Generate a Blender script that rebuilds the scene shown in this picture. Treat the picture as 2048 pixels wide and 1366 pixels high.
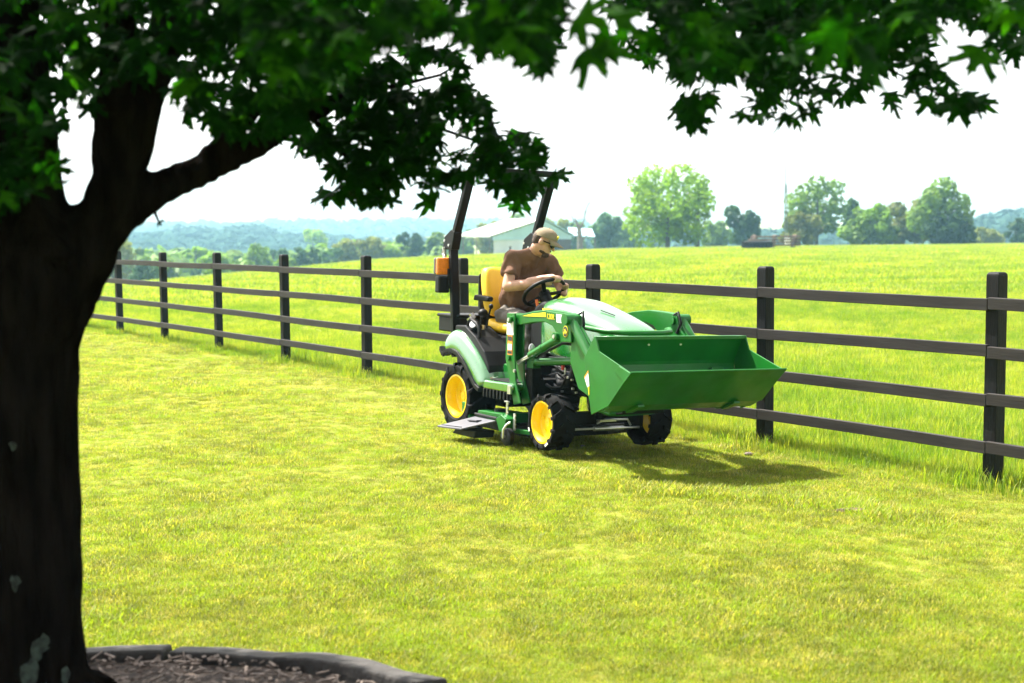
import bpy, bmesh, math, random
import numpy as np
from mathutils import Vector, Matrix, Euler

# ------------------------------------------------------------------ camera, light, exposure
sc = bpy.context.scene
for o in list(bpy.data.objects): bpy.data.objects.remove(o)
COL = sc.collection
R = math.radians
CAM_H, FPX, ROLL = 1.8, 2844.0, 0.012
PITCH = math.atan((683 - 447) / FPX)
_r0 = Vector((1, 0, 0)); _u0 = Vector((0, math.sin(PITCH), math.cos(PITCH))); FW = Vector((0, math.cos(PITCH), -math.sin(PITCH)))
RT = _r0 * math.cos(ROLL) - _u0 * math.sin(ROLL); UP = _r0 * math.sin(ROLL) + _u0 * math.cos(ROLL)
CPOS = Vector((0, 0, CAM_H))
cam = bpy.data.cameras.new('camera'); cam_o = bpy.data.objects.new('camera', cam); COL.objects.link(cam_o)
cam_o.matrix_world = Matrix(((RT.x, UP.x, -FW.x, CPOS.x), (RT.y, UP.y, -FW.y, CPOS.y), (RT.z, UP.z, -FW.z, CPOS.z), (0, 0, 0, 1)))
cam.sensor_width = 36.0; cam.lens = 36.0 * FPX / 2048; cam.clip_end = 9000; cam.clip_start = 0.05
cam.dof.use_dof = True; cam.dof.focus_distance = 11.0; cam.dof.aperture_fstop = 2.6
sc.camera = cam_o

SUN = Vector((-0.8, 0.6, 0)); SUN_EL = R(57)
SUN = Vector((SUN.x * math.cos(SUN_EL), SUN.y * math.cos(SUN_EL), math.sin(SUN_EL)))
world = bpy.data.worlds.new('World'); sc.world = world; world.use_nodes = True
nt = world.node_tree; bg = nt.nodes['Background']
sky = nt.nodes.new('ShaderNodeTexSky'); sky.sky_type = 'NISHITA'; sky.sun_disc = False
sky.sun_elevation = SUN_EL; sky.sun_rotation = math.atan2(SUN.x, SUN.y)
sky.air_density = 1.0; sky.dust_density = 3.0; sky.ozone_density = 1.0
hs = nt.nodes.new('ShaderNodeHueSaturation'); hs.inputs['Saturation'].default_value = 0.05      # milky summer haze
nt.links.new(sky.outputs[0], hs.inputs['Color']); nt.links.new(hs.outputs[0], bg.inputs[0]); bg.inputs[1].default_value = 0.115
sl = bpy.data.lights.new('sun', 'SUN'); sl.energy = 5.0; sl.angle = R(0.55); sl.color = (1.0, 0.95, 0.86)
so = bpy.data.objects.new('sun', sl); COL.objects.link(so); so.location = (-20, 30, 40)
so.rotation_euler = (-SUN).to_track_quat('-Z', 'Y').to_euler()
vs = sc.view_settings; vs.view_transform = 'Standard'; vs.look = 'None'; vs.gamma = 1.0; vs.exposure = 1.85; vs.use_curve_mapping = False
sc.render.engine = 'CYCLES'
cy = sc.cycles; cy.use_denoising = True; cy.max_bounces = 8; cy.diffuse_bounces = 3; cy.glossy_bounces = 3
cy.transmission_bounces = 4; cy.volume_bounces = 1; cy.transparent_max_bounces = 4; cy.caustics_reflective = False; cy.caustics_refractive = False
cy.volume_step_rate = 1.0

# ------------------------------------------------------------------ helpers
def ray(x, y): return FW + RT * ((x - 1024) / FPX) - UP * ((y - 683) / FPX)
def at_depth(x, y, d):
    v = ray(x, y); return CPOS + v * (d / v.y)
def sstep(a, b, t):
    t = max(0.0, min(1.0, (t - a) / (b - a))); return t * t * (3 - 2 * t)

def tag(o, label=None, cat=None, group=None, kind=None):
    if label: o['label'] = label
    if cat: o['category'] = cat
    if group: o['group'] = group
    if kind: o['kind'] = kind
    return o
def empty(name, loc=(0, 0, 0), parent=None):
    o = bpy.data.objects.new(name, None); COL.objects.link(o); o.location = loc; o.empty_display_size = 0.2
    if parent: o.parent = parent
    return o
def new_obj(name, me, mat=None, parent=None, smooth=False):
    if mat is not None and not me.materials: me.materials.append(mat)
    if smooth: me.polygons.foreach_set('use_smooth', [True] * len(me.polygons))
    o = bpy.data.objects.new(name, me); COL.objects.link(o)
    if parent: o.parent = parent
    return o
def add_bevel(o, w=0.006, seg=2, ang=35):
    m = o.modifiers.new('bevel', 'BEVEL'); m.width = w; m.segments = seg; m.limit_method = 'ANGLE'; m.angle_limit = R(ang)
    return o

class MB:
    def __init__(s): s.v = []; s.f = []
    def add(s, vs, fs):
        b = len(s.v); s.v += [tuple(v) for v in vs]; s.f += [tuple(i + b for i in f) for f in fs]; return s
    def box(s, c, size, rot=None):
        hx, hy, hz = size[0] / 2, size[1] / 2, size[2] / 2
        vs = [Vector((x * hx, y * hy, z * hz)) for z in (-1, 1) for x, y in ((-1, -1), (1, -1), (1, 1), (-1, 1))]
        if rot is not None:
            m = rot if isinstance(rot, Matrix) else Euler(rot).to_matrix()
            vs = [m @ v for v in vs]
        c = Vector(c)
        return s.add([v + c for v in vs], [(3, 2, 1, 0), (4, 5, 6, 7), (0, 1, 5, 4), (1, 2, 6, 5), (2, 3, 7, 6), (3, 0, 4, 7)])
    def bar(s, a, b, w, h, upv=(0, 0, 1)):
        a = Vector(a); b = Vector(b); d = (b - a); L = d.length; d.normalize()
        y = Vector(upv).cross(d)
        if y.length < 1e-5: y = Vector((0, 1, 0)).cross(d)
        y.normalize(); z = d.cross(y)
        m = Matrix((d, y, z)).transposed()
        return s.box((a + b) / 2, (L, w, h), m)
    def prism(s, prof, y0, y1):          # profile in x,z swept along y
        n = len(prof)
        area = sum(prof[i][0] * prof[(i + 1) % n][1] - prof[(i + 1) % n][0] * prof[i][1] for i in range(n))
        if area < 0: prof = prof[::-1]
        if y0 > y1: y0, y1 = y1, y0
        vs = [(x, y0, z) for x, z in prof] + [(x, y1, z) for x, z in prof]
        fs = [tuple(range(n)), tuple(range(2 * n - 1, n - 1, -1))] + [(i, i + n, (i + 1) % n + n, (i + 1) % n) for i in range(n)]
        return s.add(vs, fs)
    def rings(s, rs, cap=True, closed=True):
        n = len(rs[0]); vs = [p for r in rs for p in r]; fs = []
        for k in range(len(rs) - 1):
            for i in range(n if closed else n - 1):
                j = (i + 1) % n
                fs.append((k * n + i, k * n + j, (k + 1) * n + j, (k + 1) * n + i))
        if cap: fs.append(tuple(range(n - 1, -1, -1))); fs.append(tuple((len(rs) - 1) * n + i for i in range(n)))
        return s.add(vs, fs)
    def tube(s, pts, rad, seg=10, closed=False, jit=0, rng=None, squash=None):
        pts = [Vector(p) for p in pts]; n = len(pts)
        if not hasattr(rad, '__len__'): rad = [rad] * n
        rs = []; prev = None
        for i in range(n):
            if closed: d = pts[(i + 1) % n] - pts[i - 1]
            else: d = pts[min(i + 1, n - 1)] - pts[max(i - 1, 0)]
            d.normalize()
            if prev is None:
                a = Vector((0, 0, 1)) if abs(d.z) < 0.9 else Vector((1, 0, 0))
                x = a.cross(d).normalized()
            else:
                x = (prev - d * prev.dot(d)).normalized()
            y = d.cross(x); prev = x
            ring = []
            for k in range(seg):
                t = 2 * math.pi * k / seg; r = rad[i] * (1 + (rng.uniform(-jit, jit) if rng else 0))
                ring.append(pts[i] + x * (r * math.cos(t)) + y * (r * math.sin(t)))
            rs.append(ring)
        if closed: rs.append(rs[0])
        return s.rings(rs, cap=not closed)
    def cyl(s, a, b, r, seg=16, r2=None): return s.tube([a, b], [r, r if r2 is None else r2], seg)
    def lathe(s, prof, c=(0, 0, 0), seg=32, axis='y', closed=False, cap=True):     # prof: (radius, offset along axis)
        rs = []
        for r, o in prof:
            ring = []
            for k in range(seg):
                t = 2 * math.pi * k / seg; a, b = r * math.cos(t), r * math.sin(t)
                p = (a, o, b) if axis == 'y' else ((a, b, o) if axis == 'z' else (o, a, b))
                ring.append((c[0] + p[0], c[1] + p[1], c[2] + p[2]))
            rs.append(ring)
        if closed: rs.append(rs[0])
        return s.rings(rs, cap=cap and not closed)
    def ellipsoid(s, c, r, seg=14, ring=9, m=None):
        vs = []; fs = []; c = Vector(c)
        for i in range(ring + 1):
            ph = math.pi * i / ring
            for k in range(seg):
                t = 2 * math.pi * k / seg
                p = Vector((r[0] * math.sin(ph) * math.cos(t), r[1] * math.sin(ph) * math.sin(t), r[2] * math.cos(ph)))
                if m is not None: p = m @ p
                vs.append(c + p)
        for i in range(ring):
            for k in range(seg):
                j = (k + 1) % seg
                fs.append((i * seg + k, (i + 1) * seg + k, (i + 1) * seg + j, i * seg + j))
        return s.add(vs, fs)
    def capsule(s, a, b, ra, rb, seg=12):
        a = Vector(a); b = Vector(b)
        s.tube([a, b], [ra, rb], seg); s.ellipsoid(a, (ra,) * 3, seg, 8); s.ellipsoid(b, (rb,) * 3, seg, 8); return s
    def mesh(s, name):
        me = bpy.data.meshes.new(name); me.from_pydata(s.v, [], s.f); me.validate(); me.update(); return me
    def build(s, name, mat, parent=None, smooth=False, bevel=0, fix=True):
        me = s.mesh(name)
        if fix:
            bm = bmesh.new(); bm.from_mesh(me); bmesh.ops.recalc_face_normals(bm, faces=bm.faces); bm.to_mesh(me); bm.free()
        o = new_obj(name, me, mat, parent, smooth)
        if bevel: add_bevel(o, bevel)
        elif smooth:
            m = o.modifiers.new('edge', 'EDGE_SPLIT'); m.split_angle = R(48)
        return o

def remeshed(mb, name, voxel, smooth_it=4, mat=None, parent=None, disp=None):
    me = mb.mesh(name + '_raw')
    bm = bmesh.new(); bm.from_mesh(me); bmesh.ops.recalc_face_normals(bm, faces=bm.faces); bm.to_mesh(me); bm.free()
    o = bpy.data.objects.new('raw', me); COL.objects.link(o)
    m = o.modifiers.new('r', 'REMESH'); m.mode = 'VOXEL'; m.voxel_size = voxel
    s = o.modifiers.new('s', 'SMOOTH'); s.iterations = smooth_it; s.factor = 0.5
    dg = bpy.context.evaluated_depsgraph_get(); dg.update()
    nm = bpy.data.meshes.new_from_object(o.evaluated_get(dg)); nm.name = name
    bpy.data.objects.remove(o); bpy.data.meshes.remove(me)
    if disp is not None: disp(nm)
    nm.materials.clear()
    return new_obj(name, nm, mat, parent, True)

# ------------------------------------------------------------------ materials
def mat(name, col, rough=0.6, metal=0.0, coat=0.0, var=0.0, vscale=8.0, bump=0.0, bscale=40.0, spec=0.5, trans=None, col2=None, stretch=None):
    m = bpy.data.materials.new(name); m.use_nodes = True; n = m.node_tree.nodes; l = m.node_tree.links
    b = n['Principled BSDF']; b.inputs['Roughness'].default_value = rough; b.inputs['Metallic'].default_value = metal
    b.inputs['Coat Weight'].default_value = coat; b.inputs['Coat Roughness'].default_value = 0.08
    b.inputs['Specular IOR Level'].default_value = spec
    b.inputs['Base Color'].default_value = (*col, 1)
    tc = n.new('ShaderNodeTexCoord'); src = tc.outputs['Object']
    if stretch:
        mp = n.new('ShaderNodeMapping'); mp.inputs['Scale'].default_value = stretch; l.new(src, mp.inputs[0]); src = mp.outputs[0]
    if var > 0:
        nz = n.new('ShaderNodeTexNoise'); nz.inputs['Scale'].default_value = vscale; nz.inputs['Detail'].default_value = 6; l.new(src, nz.inputs['Vector'])
        rp = n.new('ShaderNodeValToRGB'); c2 = col2 or tuple(max(0, c * (1 - var)) for c in col); c1 = col if col2 else tuple(min(1, c * (1 + var)) for c in col)
        rp.color_ramp.elements[0].position = 0.35; rp.color_ramp.elements[1].position = 0.65
        rp.color_ramp.elements[0].color = (*c2, 1); rp.color_ramp.elements[1].color = (*c1, 1)
        l.new(nz.outputs[0], rp.inputs[0]); l.new(rp.outputs[0], b.inputs['Base Color'])
    if coat > 0.1:          # uneven gloss: dust and handling marks
        nr = n.new('ShaderNodeTexNoise'); nr.inputs['Scale'].default_value = 5.0; nr.inputs['Detail'].default_value = 8; l.new(src, nr.inputs['Vector'])
        mr = n.new('ShaderNodeMapRange'); mr.inputs['From Min'].default_value = 0.3; mr.inputs['From Max'].default_value = 0.7; mr.inputs['To Min'].default_value = rough * 0.7; mr.inputs['To Max'].default_value = min(1, rough * 1.5)
        l.new(nr.outputs[0], mr.inputs[0]); l.new(mr.outputs[0], b.inputs['Roughness'])
    if bump > 0:
        nb = n.new('ShaderNodeTexNoise'); nb.inputs['Scale'].default_value = bscale; nb.inputs['Detail'].default_value = 5; l.new(src, nb.inputs['Vector'])
        bp = n.new('ShaderNodeBump'); bp.inputs['Strength'].default_value = bump; bp.inputs['Distance'].default_value = 0.02; l.new(nb.outputs[0], bp.inputs['Height']); l.new(bp.outputs[0], b.inputs['Normal'])
    return m

def foliage_mat(name, cols, tcol, tmix=0.45, scale=0.3, rnd=0.5, rough=0.55, world=True, spec=0.25):
    """diffuse + translucent leaf stuff, colour from place noise and a per-instance random"""
    m = bpy.data.materials.new(name); m.use_nodes = True; n = m.node_tree.nodes; l = m.node_tree.links
    b = n['Principled BSDF']; b.inputs['Roughness'].default_value = rough; b.inputs['Specular IOR Level'].default_value = spec
    g = n.new('ShaderNodeNewGeometry'); oi = n.new('ShaderNodeObjectInfo')
    nz = n.new('ShaderNodeTexNoise'); nz.inputs['Scale'].default_value = scale; nz.inputs['Detail'].default_value = 7; nz.inputs['Roughness'].default_value = 0.62
    l.new(g.outputs['Position'], nz.inputs['Vector'])
    ma = n.new('ShaderNodeMath'); ma.operation = 'MULTIPLY_ADD'; ma.inputs[1].default_value = rnd; ma.inputs[2].default_value = -rnd / 2
    l.new(oi.outputs['Random'], ma.inputs[0])
    ad = n.new('ShaderNodeMath'); ad.operation = 'ADD'; l.new(nz.outputs[0], ad.inputs[0]); l.new(ma.outputs[0], ad.inputs[1])
    rp = n.new('ShaderNodeValToRGB'); e = rp.color_ramp.elements
    while len(e) < len(cols): e.new(0.5)
    for i, c in enumerate(cols): e[i].position = 0.36 + 0.28 * i / max(1, len(cols) - 1); e[i].color = (*c, 1)
    l.new(ad.outputs[0], rp.inputs[0]); l.new(rp.outputs[0], b.inputs['Base Color'])
    tr = n.new('ShaderNodeBsdfTranslucent')
    mx = n.new('ShaderNodeMix'); mx.data_type = 'RGBA'; mx.blend_type = 'MULTIPLY'; mx.inputs[0].default_value = 1.0
    l.new(rp.outputs[0], mx.inputs[6]); mx.inputs[7].default_value = (*tcol, 1); l.new(mx.outputs[2], tr.inputs[0])
    sh = n.new('ShaderNodeMixShader'); sh.inputs[0].default_value = tmix
    l.new(b.outputs[0], sh.inputs[1]); l.new(tr.outputs[0], sh.inputs[2]); l.new(sh.outputs[0], n['Material Output'].inputs[0])
    return m

M = {}
M['green'] = mat('green paint', (0.004, 0.118, 0.009), 0.42, coat=0.2, spec=0.35, var=0.13, vscale=4, bump=0.02, bscale=90)
M['green_body'] = mat('green bodywork', (0.006, 0.15, 0.016), 0.25, coat=1.0, spec=0.6, var=0.04, vscale=3)
M['green_body'].node_tree.nodes['Principled BSDF'].inputs['Coat IOR'].default_value = 2.4
M['green_body'].node_tree.nodes['Principled BSDF'].inputs['Coat Roughness'].default_value = 0.14
M['yellow'] = mat('yellow paint', (0.88, 0.60, 0.004), 0.38, coat=0.3, var=0.04, vscale=6)
M['seat'] = mat('yellow vinyl', (0.90, 0.56, 0.02), 0.5, var=0.05, vscale=7, bump=0.15, bscale=160)
M['tyre'] = mat('tyre rubber', (0.0065, 0.0065, 0.007), 0.72, spec=0.12, var=0.35, vscale=12, bump=0.2, bscale=60)
M['black'] = mat('black plastic', (0.008, 0.0085, 0.0095), 0.5, spec=0.2, var=0.15, vscale=9, bump=0.08, bscale=200)
M['blackpaint'] = mat('black painted steel', (0.005, 0.0055, 0.007), 0.33, spec=0.15, coat=0.0, var=0.1, vscale=5)
M['iron'] = mat('dark iron and deck shade', (0.009, 0.0095, 0.0095), 0.55, spec=0.15, var=0.4, vscale=14, bump=0.3, bscale=50)
M['steel'] = mat('bright steel', (0.62, 0.62, 0.62), 0.3, metal=0.9, var=0.1, vscale=20)
M['grey'] = mat('grey plastic', (0.07, 0.07, 0.085), 0.55, var=0.12, vscale=10, bump=0.06, bscale=120)
M['amber'] = mat('amber lens', (0.85, 0.24, 0.005), 0.18, coat=1.0, var=0.1, vscale=60)
M['orange'] = mat('orange plastic', (0.75, 0.16, 0.02), 0.45)
M['white'] = mat('white decal', (0.75, 0.75, 0.74), 0.5, var=0.06, vscale=50)
M['decal_y'] = mat('yellow decal', (0.85, 0.68, 0.01), 0.4)
M['decal_o'] = mat('orange decal', (0.8, 0.28, 0.02), 0.45)
M['decal_k'] = mat('black print', (0.02, 0.02, 0.02), 0.5)
M['red'] = mat('red cap', (0.35, 0.02, 0.015), 0.45)
M['lampgrey'] = mat('smoky grey lens', (0.09, 0.09, 0.09), 0.2, coat=0.6)
M['fence'] = mat('dark stained fence board', (0.020, 0.0172, 0.0158), 0.65, var=0.35, vscale=5, bump=0.12, bscale=26, stretch=(0.35, 4, 4), spec=0.25)
M['post'] = mat('dark stained fence post', (0.008, 0.008, 0.0083), 0.6, var=0.3, vscale=6, bump=0.3, bscale=30, stretch=(4, 4, 0.4), spec=0.15)
M['skin'] = mat('skin', (0.56, 0.31, 0.22), 0.5, var=0.12, vscale=18, bump=0.04, bscale=150)
M['shirt'] = mat('brown cotton', (0.15, 0.082, 0.054), 0.9, var=0.16, vscale=9, bump=0.25, bscale=45, spec=0.15)
M['trouser'] = mat('grey trousers cloth', (0.15, 0.135, 0.12), 0.9, var=0.15, vscale=12, bump=0.3, bscale=40, spec=0.15)
M['hair'] = mat('dark brown hair', (0.05, 0.028, 0.017), 0.7, var=0.4, vscale=60, bump=0.5, bscale=120)
M['cap'] = mat('khaki cotton cap', (0.26, 0.21, 0.145), 0.9, var=0.1, vscale=14, bump=0.2, bscale=160, spec=0.1)
M['glasses'] = mat('dark sunglasses', (0.004, 0.006, 0.005), 0.35, spec=0.25)
M['boot'] = mat('brown boot leather', (0.06, 0.035, 0.02), 0.6, var=0.2)
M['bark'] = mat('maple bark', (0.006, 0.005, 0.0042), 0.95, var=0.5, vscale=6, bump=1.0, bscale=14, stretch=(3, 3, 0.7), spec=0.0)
M['lichen'] = mat('pale green lichen', (0.022, 0.034, 0.027), 0.95, var=0.7, vscale=40)
M['bark_far'] = mat('grey tree bark', (0.10, 0.085, 0.07), 0.9, var=0.3, vscale=3)
M['stone'] = mat('grey edging stone', (0.034, 0.031, 0.029), 0.9, var=0.4, vscale=7, bump=0.6, bscale=30)
M['mulch'] = mat('wood mulch', (0.06, 0.043, 0.034), 0.95, var=0.6, vscale=30, bump=1.0, bscale=50)
M['chip'] = mat('pale wood chip', (0.16, 0.125, 0.105), 0.9, var=0.4, vscale=40)
M['soil'] = mat('bare soil', (0.075, 0.05, 0.03), 0.95, var=0.5, vscale=14, bump=0.8, bscale=30)
M['roof'] = mat('pale metal roofing', (0.72, 0.75, 0.78), 0.35, metal=0.0, var=0.05, vscale=0.6, coat=0.3)
M['barnwall'] = mat('white barn siding', (0.50, 0.58, 0.66), 0.7, var=0.08, vscale=0.8)
M['gable'] = mat('pale blue gable siding', (0.30, 0.49, 0.60), 0.6, var=0.06, vscale=0.8)
M['dark'] = mat('dark timber and bay shade', (0.06, 0.05, 0.045), 0.8, var=0.2)
M['wood'] = mat('weathered red-brown lumber', (0.13, 0.09, 0.068), 0.85, var=0.35, vscale=3, bump=0.2)
M['deadwood'] = mat('grey dead wood', (0.13, 0.12, 0.11), 0.9, var=0.3, vscale=2)
M['mast'] = mat('galvanised mast', (0.12, 0.16, 0.16), 0.5, metal=0.4)
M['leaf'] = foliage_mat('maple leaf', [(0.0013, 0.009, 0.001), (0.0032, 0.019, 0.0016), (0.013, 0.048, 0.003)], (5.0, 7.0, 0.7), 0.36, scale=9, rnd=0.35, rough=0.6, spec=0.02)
M['lawn'] = foliage_mat('mown lawn grass', [(0.125, 0.150, 0.016), (0.250, 0.278, 0.022), (0.350, 0.340, 0.042), (0.45, 0.38, 0.13), (0.21, 0.300, 0.016)], (1.4, 1.4, 0.6), 0.5, scale=1.1, rnd=0.75)
M['meadow'] = foliage_mat('meadow grass', [(0.105, 0.195, 0.012), (0.17, 0.26, 0.018), (0.225, 0.30, 0.026), (0.32, 0.335, 0.05)], (1.4, 1.45, 0.55), 0.5, scale=0.22, rnd=0.45)

def ground_mat():
    m = bpy.data.materials.new('grassy ground'); m.use_nodes = True; n = m.node_tree.nodes; l = m.node_tree.links
    b = n['Principled BSDF']; b.inputs['Roughness'].default_value = 0.95; b.inputs['Specular IOR Level'].default_value = 0.1
    g = n.new('ShaderNodeNewGeometry')
    cols = []
    for s, det, ramp in ((0.05, 8, [(0.30, (0.12, 0.155, 0.016)), (0.5, (0.16, 0.18, 0.022)), (0.68, (0.21, 0.19, 0.035))]), (2.6, 9, [(0.3, (0.07, 0.075, 0.015)), (0.5, (0.14, 0.145, 0.02)), (0.7, (0.20, 0.17, 0.06))])):
        nz = n.new('ShaderNodeTexNoise'); nz.inputs['Scale'].default_value = s; nz.inputs['Detail'].default_value = det; nz.inputs['Roughness'].default_value = 0.65
        l.new(g.outputs['Position'], nz.inputs['Vector'])
        rp = n.new('ShaderNodeValToRGB'); e = rp.color_ramp.elements; e.new(0.5)
        for i, (p, c) in enumerate(ramp): e[i].position = p; e[i].color = (*c, 1)
        l.new(nz.outputs[0], rp.inputs[0]); cols.append(rp.outputs[0])
    mx = n.new('ShaderNodeMix'); mx.data_type = 'RGBA'; mx.inputs[0].default_value = 0.4
    l.new(cols[0], mx.inputs[6]); l.new(cols[1], mx.inputs[7]); l.new(mx.outputs[2], b.inputs['Base Color'])
    nb = n.new('ShaderNodeTexNoise'); nb.inputs['Scale'].default_value = 14; nb.inputs['Detail'].default_value = 8; l.new(g.outputs['Position'], nb.inputs['Vector'])
    bp = n.new('ShaderNodeBump'); bp.inputs['Strength'].default_value = 0.7; bp.inputs['Distance'].default_value = 0.05; l.new(nb.outputs[0], bp.inputs['Height']); l.new(bp.outputs[0], b.inputs['Normal'])
    return m
M['ground'] = ground_mat()

# ------------------------------------------------------------------ terrain
FDIR = Vector((-0.556, 0.831, 0)); FP0 = Vector((3.38, 9.87, 0)); FN = Vector((-0.831, -0.556, 0))   # fence line; FN points to the lawn
def fence_s(x, y): return (x - FP0.x) * FN.x + (y - FP0.y) * FN.y
CREST = [(240, 572), (400, 558), (560, 543), (760, 522), (924, 514), (1050, 510), (1200, 502), (1450, 497), (1750, 494), (2048, 491)]
_ca = []; _cm = []
for px, py in CREST:
    v = ray(px, py); _ca.append(v.x / v.y); _cm.append(-v.z / v.y)
def G(x, y):
    s = fence_s(x, y)
    z = -0.085 * (1 - sstep(0.9, 2.9, s)) - 0.0
    if y > 8:
        a = x / max(y, 12.0)
        m = float(np.interp(a, _ca, _cm)); r0 = 20 + 20 * sstep(-0.25, 0.2, a)
        if y > r0:
            rc = 2 * (1.8 - z) / m - r0; k = m / (2 * (rc - r0)); q = k * (y - r0) ** 2
            D = 24 - 14 * sstep(-0.12, 0.12, a)
            z += -D * (1 - math.exp(-q / D))
            z += (D - 3) * sstep(420, 1300, y) * (0.85 + 0.15 * math.sin(x * 0.006))
    return z
mb = MB()
rad = [0.0] + list(np.geomspace(0.8, 40, 70)) + list(np.geomspace(41.5, 3500, 90))
NA = 240
vs_ = [(0, 0, G(0, 0))]
for r in rad[1:]:
    for k in range(NA):
        t = 2 * math.pi * k / NA; x, y = r * math.sin(t), r * math.cos(t); vs_.append((x, y, G(x, y)))
fs_ = [(0, 1 + (k + 1) % NA, 1 + k) for k in range(NA)]
for i in range(len(rad) - 2):
    for k in range(NA):
        a = 1 + i * NA + k; b_ = 1 + i * NA + (k + 1) % NA; fs_.append((a, b_, b_ + NA, a + NA))
gm = MB().add(vs_, fs_)
ground = gm.build('ground', M['ground'], smooth=False); ground.data.polygons.foreach_set('use_smooth', [True] * len(ground.data.polygons))
tag(ground, kind='structure')

# ------------------------------------------------------------------ fence
fence = empty('board_fence', (FP0.x, FP0.y, 0))
tag(fence, 'dark stained four board fence running between the lawn and the pasture', 'fence')
rng = random.Random(5)
# distances along the fence from FP0, found from the photograph
post_px = [(2452, 1056), (1990, 975), (1530, 895), (1187, 0), (926, 0), (733, 755), (571, 725), (438, 700), (330, 685), (241, 667), (163, 655)]
ts = []
for px, py in post_px:
    v = ray(px, 683); s = v.x / v.y     # where the vertical plane of that column meets the fence line
    t = (FP0.x - s * FP0.y) / (s * FDIR.y - FDIR.x); ts.append(t)
for k in range(6): ts.append(ts[-1] + 2.35)
def fpt(t, off=0.0, z=0.0):
    p = FP0 + FDIR * t + FN * off; return Vector((p.x, p.y, G(p.x, p.y) + z))
leans = [0, 0.006, 0.004, 0.0, 0.004, 0.022, 0.008, 0.006, 0.012, 0.004, 0, 0, 0, 0, 0, 0, 0]
ang = math.atan2(FDIR.y, FDIR.x)
for i, t in enumerate(ts):
    pb = fpt(t); H = 1.50 + rng.uniform(-0.015, 0.015); w = 0.104
    m = MB(); lean = leans[i] if i < len(leans) else 0
    rings = []
    for zz, ww in ((-0.3, w), (H - 0.03, w), (H - 0.012, w * 0.96), (H, w * 0.74)):
        rings.append([(sx * ww / 2 + lean * zz * -1, sy * ww / 2, zz) for sx, sy in ((-1, -1), (1, -1), (1, 1), (-1, 1))])
    m.rings(rings)
    o = m.build('post', M['post'], fence, bevel=0.006)
    o.location = pb - fence.location; o.rotation_euler = (0, 0, ang + rng.uniform(-0.03, 0.03))
for i in range(len(ts) - 1):
    for zz in (0.285, 0.618, 0.957, 1.292):
        a = fpt(ts[i] - 0.0 + 0.002, 0.052 + 0.019, zz + rng.uniform(-0.008, 0.008)); b = fpt(ts[i + 1] - 0.002, 0.052 + 0.019, zz + rng.uniform(-0.008, 0.008))
        L = (b - a).length; n = 6
        m = MB(); rr = []
        sag = rng.uniform(-0.006, 0.006); bow = rng.uniform(-0.004, 0.004)
        for k in range(n + 1):
            u = k / n; c = sag * math.sin(math.pi * u); c2 = bow * math.sin(math.pi * u)
            rr.append([(u * L, -0.019 + c2, -0.042 + c), (u * L, 0.019 + c2, -0.042 + c), (u * L, 0.019 + c2, 0.042 + c), (u * L, -0.019 + c2, 0.042 + c)])
        m.rings(rr); o = m.build('rail', M['fence'], fence, bevel=0.004)
        o.location = a - fence.location; d = b - a
        o.rotation_euler = (0, -math.asin(d.z / L), math.atan2(d.y, d.x))

# ------------------------------------------------------------------ tractor (local x forward, y left, z up; origin on the ground under the rear axle)
TH = R(31); PHI = R(2.6)
T_H = Vector((math.sin(TH), -math.cos(TH), 0)); T_L = Vector((math.cos(TH) * math.cos(PHI), math.sin(TH) * math.cos(PHI), -math.sin(PHI))); T_U = T_H.cross(T_L)
T_O = Vector((-0.0274, 12.6758, -0.0261))
T_M = Matrix(((T_H.x, T_L.x, T_U.x, T_O.x), (T_H.y, T_L.y, T_U.y, T_O.y), (T_H.z, T_L.z, T_U.z, T_O.z), (0, 0, 0, 1)))
tr = empty('compact_tractor'); tr.matrix_world = T_M
tag(tr, 'green and yellow compact tractor with front loader bucket and mower deck on the lawn', 'tractor')
trng = random.Random(11)

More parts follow.
